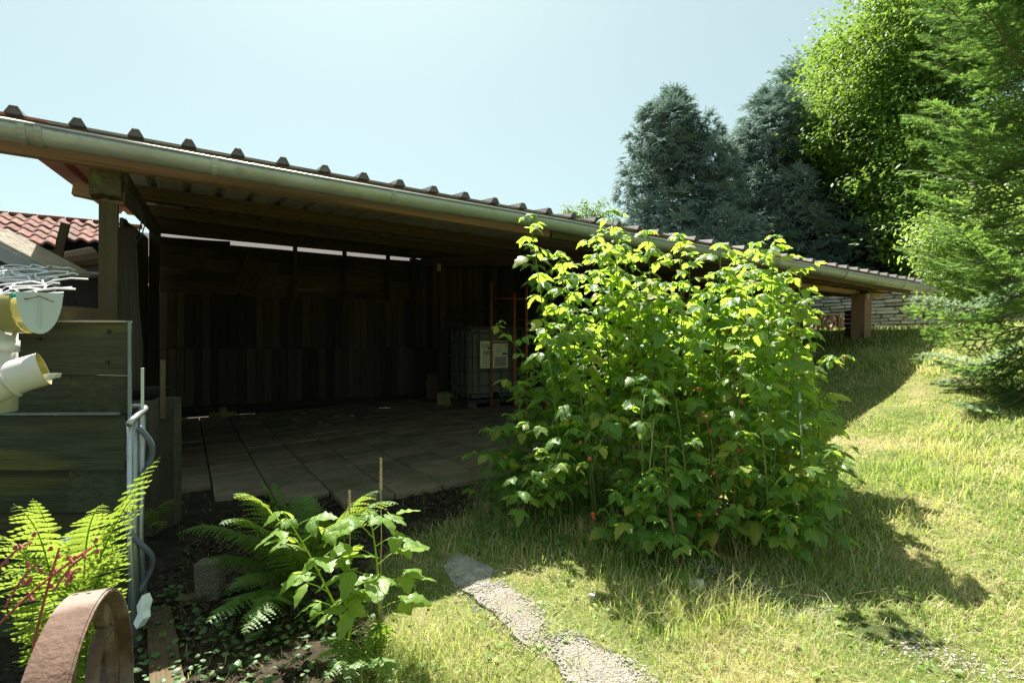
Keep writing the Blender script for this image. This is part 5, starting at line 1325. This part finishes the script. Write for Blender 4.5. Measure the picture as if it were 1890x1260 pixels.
def conifer(name, x, y, zb, h, rad, seed, m, label, n=1500, size=.42, group=None, shape=.85, lean=0, lumps=7):
    root = empty(name, (x, y, zb), label, 'tree', group); r = random.Random(seed)
    MB().tube([Vector((x, y, zb + h * i / 8)) for i in range(9)], [.16 * (1 - i / 9) + .02 for i in range(9)], 8).build('trunk', MT['bark'], root, smooth=True)
    per = [[] for _ in CT]; clumps = []
    nc = int(26 + h * 12)
    for i in range(nc):
        t = r.random() ** 1.1; az = r.uniform(0, 6.28)
        lump = 1 + .16 * math.sin(2 * az + seed + 4 * t) + .12 * math.sin(3 * az - 7 * t + seed)
        rr = rad * ((1 - t) ** shape + .04) * lump * r.uniform(.72, 1.05); cr_ = rad * (.16 + .2 * (1 - t)) * r.uniform(.7, 1.3)
        clumps.append((Vector((x + rr * math.cos(az) + lean * t, y + rr * math.sin(az), zb + h * (.04 + .93 * t))), cr_, az))
    for tt in (.86, .9, .94, .97, 1.0): clumps.append((Vector((x + lean * tt + r.uniform(-.12, .12), y, zb + h * tt)), rad * (.10 + .9 * (1 - tt)), r.uniform(0, 6.28)))
    cw_ = [c_[1] ** 2 for c_ in clumps]; sw_ = sum(cw_)
    for (c_, cr_, caz) in clumps:
        for i in range(int(n * .85 * cr_ ** 2 / sw_)):
            dv = Vector((r.gauss(0, 1), r.gauss(0, 1), r.gauss(.25, 1))).normalized(); dv = (dv + Vector((math.cos(caz), math.sin(caz), 0)) * .5).normalized()
            p = c_ + Vector((dv.x, dv.y, dv.z * .8)) * cr_ * r.uniform(.6, 1.0)
            az = math.atan2(dv.y, dv.x); f3 = frame((dv.x, dv.y, max(-.4, dv.z * .9)), roll=r.uniform(-.6, .6)); per[r.randrange(4)].append((np.array(f3) * size * r.uniform(.4, .85), np.array(p)))
    for i in range(int(n * .38)):
        t = r.random() ** 1.25; zz = .04 + .96 * t; az = r.uniform(0, 6.28)
        lump = 1 + .22 * math.sin(lumps * .45 * az + seed + 5 * t) + .16 * math.sin(3 * az - 9 * t + seed) + .14 * math.sin(17 * t + 2 * az + seed)
        rr = rad * (.8 if i % 2 else .42) * ((1 - t) ** shape * 1.0 + .03) * lump * (r.random() ** .28)
        p = Vector((x + rr * math.cos(az) + lean * t, y + rr * math.sin(az), zb + h * zz + r.uniform(-.1, .1)))
        f3 = frame((math.cos(az), math.sin(az), r.uniform(-.4, .5) if t < .9 else 1.2), roll=r.uniform(-.5, .5)); s = size * r.uniform(.6, 1.3) * (.75 if t > .85 else 1)
        per[r.randrange(4)].append((np.array(f3) * s, np.array(p)))
    V_, F_ = [], []; off = 0
    for k in range(4):
        if per[k]:
            v, f, _ = scatter(CT[k][0], CT[k][1], [q_[0] for q_ in per[k]], [q_[1] for q_ in per[k]]); V_.append(v); F_.append(f + off); off += len(v)
    link('crown', trimesh('crown', np.concatenate(V_), np.concatenate(F_)), m, root)
    return root
conifer('cypress_tree', 4.35, 13.6, 1.0, 6.1, 2.0, 3, MT['cypress'], 'tall blue green cypress with pointed top, left one of the pair behind the roof', n=6000, size=.34, group='blue cypresses behind the shed', shape=.55, lean=-.3)
conifer('cypress_tree', 6.9, 14.3, 1.2, 6.3, 2.0, 8, MT['cypress'], 'blue green cypress nearer the green trees, right one of the pair behind the roof', n=5200, size=.34, group='blue cypresses behind the shed', shape=.5, lean=-.1)
conifer('cypress_tree', 7.2, 13.9, 1.1, 3.7, 1.7, 18, MT['cypress'], 'low spreading blue green cypress before the taller pair', n=2400, size=.35, group='blue cypresses behind the shed', shape=.5)
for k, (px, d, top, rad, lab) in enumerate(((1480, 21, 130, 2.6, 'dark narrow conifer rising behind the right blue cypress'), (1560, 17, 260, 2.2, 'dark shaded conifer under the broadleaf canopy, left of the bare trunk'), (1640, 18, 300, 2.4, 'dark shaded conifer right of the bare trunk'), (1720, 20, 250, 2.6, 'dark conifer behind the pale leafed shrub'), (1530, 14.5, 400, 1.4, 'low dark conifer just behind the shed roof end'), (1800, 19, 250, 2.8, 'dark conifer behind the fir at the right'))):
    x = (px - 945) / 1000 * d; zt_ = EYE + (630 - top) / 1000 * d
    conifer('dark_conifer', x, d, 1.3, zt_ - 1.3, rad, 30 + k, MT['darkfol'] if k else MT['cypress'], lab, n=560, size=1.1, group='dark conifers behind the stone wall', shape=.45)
for k, (px, d) in enumerate(((1612, 13.2), (1590, 14.5))):
    x = (px - 945) / 1000 * d; MBt = MB().tube([Vector((x, d, 1.2)), Vector((x + .05, d, 3)), Vector((x + .02, d, 5.5)), Vector((x, d, 7))], [.11, .09, .07, .04], 8)
    rt = empty('bare_trunk_tree', (x, d, 1.2), ('slender bare grey trunk rising in the dark wood behind the roof end', 'thin dark trunk left of the grey bare trunk in the wood')[k], 'tree'); MBt.build('trunk', MT['bark'], rt, smooth=True)
    cv = []
    tw_ = leafy_template(16, .13, 300 + k); nn = 260
    R_ = [np.array(Matrix.Rotation(rnd.uniform(0, 6.28), 3, 'Z')) * rnd.uniform(.6, 1) for _ in range(nn)]; T_ = [(x + rnd.gauss(0, .8), d + rnd.gauss(0, .8), 6.3 + rnd.gauss(0, .8)) for _ in range(nn)]
    v, f, _ = scatter(tw_[0], tw_[1], R_, T_); link('crown', trimesh('crown', v, f), MT['broad'], rt)

def broadleaf(name, x, y, zb, h, blobs, seed, m, label, n=2600, tsz=.55, leaf=.17, nl=13, group=None):
    root = empty(name, (x, y, zb), label, 'tree', group); r = random.Random(seed); tm_ = [leafy_template(nl, leaf / tsz, seed + k, spread=.9) for k in range(3)]
    tr_ = MB().tube([Vector((x, y, zb - .2)), Vector((x + .1, y, zb + h * .3)), Vector((x, y, zb + h * .65)), Vector((x, y, zb + h * .9))], [.2, .16, .1, .03], 9); tr_.build('trunk', MT['bark'], root, smooth=True)
    tot = sum(b[3] ** 2 for b in blobs); per = [[], [], []]
    for (bx, by, bz, br_) in blobs:
        c = Vector((bx, by, bz)); s0 = Vector((x, y, min(bz, zb + h * .5))); MB().tube([s0, s0.lerp(c, .5) + Z * .2, c], [.07, .045, .015], 6).build('limb', MT['bark'], root, smooth=True)
        for i in range(int(n * br_ ** 2 / tot)):
            dv = Vector((r.gauss(0, 1), r.gauss(0, 1), r.gauss(0, 1))).normalized(); lump = 1 + .2 * math.sin(5 * dv.x + 4 * dv.z * 2 + bx) + .14 * math.sin(9 * dv.y + 7 * dv.z + bz)
            p = c + dv * br_ * lump * (r.random() ** .3)
            f3 = frame((dv.x, dv.y, dv.z * .4 - .2), roll=r.uniform(-.6, .6)); per[r.randrange(3)].append((np.array(f3) * tsz * r.uniform(.6, 1.2), np.array(p)))
    V_, F_ = [], []; off = 0
    for k in range(3):
        v, f, _ = scatter(tm_[k][0], tm_[k][1], [q_[0] for q_ in per[k]], [q_[1] for q_ in per[k]]); V_.append(v); F_.append(f + off); off += len(v)
    link('crown', trimesh('crown', np.concatenate(V_), np.concatenate(F_)), m, root)
def blob(px, py, d, r_): q_ = P(px, py, d); return (q_.x, q_.y, q_.z, r_)
broadleaf('broadleaf_tree', 9.4, 12.5, 1.5, 8, [blob(1600, 230, 12.5, 1.35), blob(1560, 150, 13.5, .9), blob(1680, 120, 12, 1.7), blob(1700, 310, 11.2, 1.3), blob(1740, 20, 12, 2.0), blob(1830, 150, 12, 2.0), blob(1540, 260, 13.5, .9), blob(1760, 380, 10.5, 1.3), blob(1850, -60, 12.5, 2.2), blob(1880, 330, 11.5, 1.8), blob(1650, 60, 13, 1.0)],
          5, MT['broad'], 'big sunlit broadleaf tree with dense yellow green leaves behind the fir', n=8200, tsz=.5, leaf=.115)
broadleaf('broadleaf_tree', 8.9, 15.5, 1.5, 8, [blob(1545, 110, 15.5, .8), blob(1500, 220, 15.5, 1.0), blob(1530, 300, 15, 1.0), blob(1580, 190, 15.5, 1.2), blob(1600, 330, 14, 1.2), blob(1660, 420, 13, 1.0)], 6, MT['broad'], 'lighter broadleaf crown between the right cypress and the big tree', n=2800, tsz=.5, leaf=.15)
broadleaf('leafy_shrub', 6.3, 7.4, 1.35, 2.0, [blob(1735, 440, 7.2, .42), blob(1790, 490, 7.0, .45), blob(1765, 540, 7.3, .3), blob(1820, 420, 7.2, .6), blob(1860, 530, 6.8, .42), blob(1725, 500, 7.4, .25)], 7, MT['broad2'], 'pale green leafy shrub between the fir and the stone wall', n=950, tsz=.3, leaf=.065)
broadleaf('distant_tree', 2.6, 21.5, 0, 6.2, [blob(1065, 395, 21, .55), blob(1110, 398, 21, .55), blob(1045, 402, 21, .4), blob(1085, 405, 21.5, .6)], 9, MT['weed'], 'small distant tree top showing just above the shed roof', n=160, tsz=.5, leaf=.14)
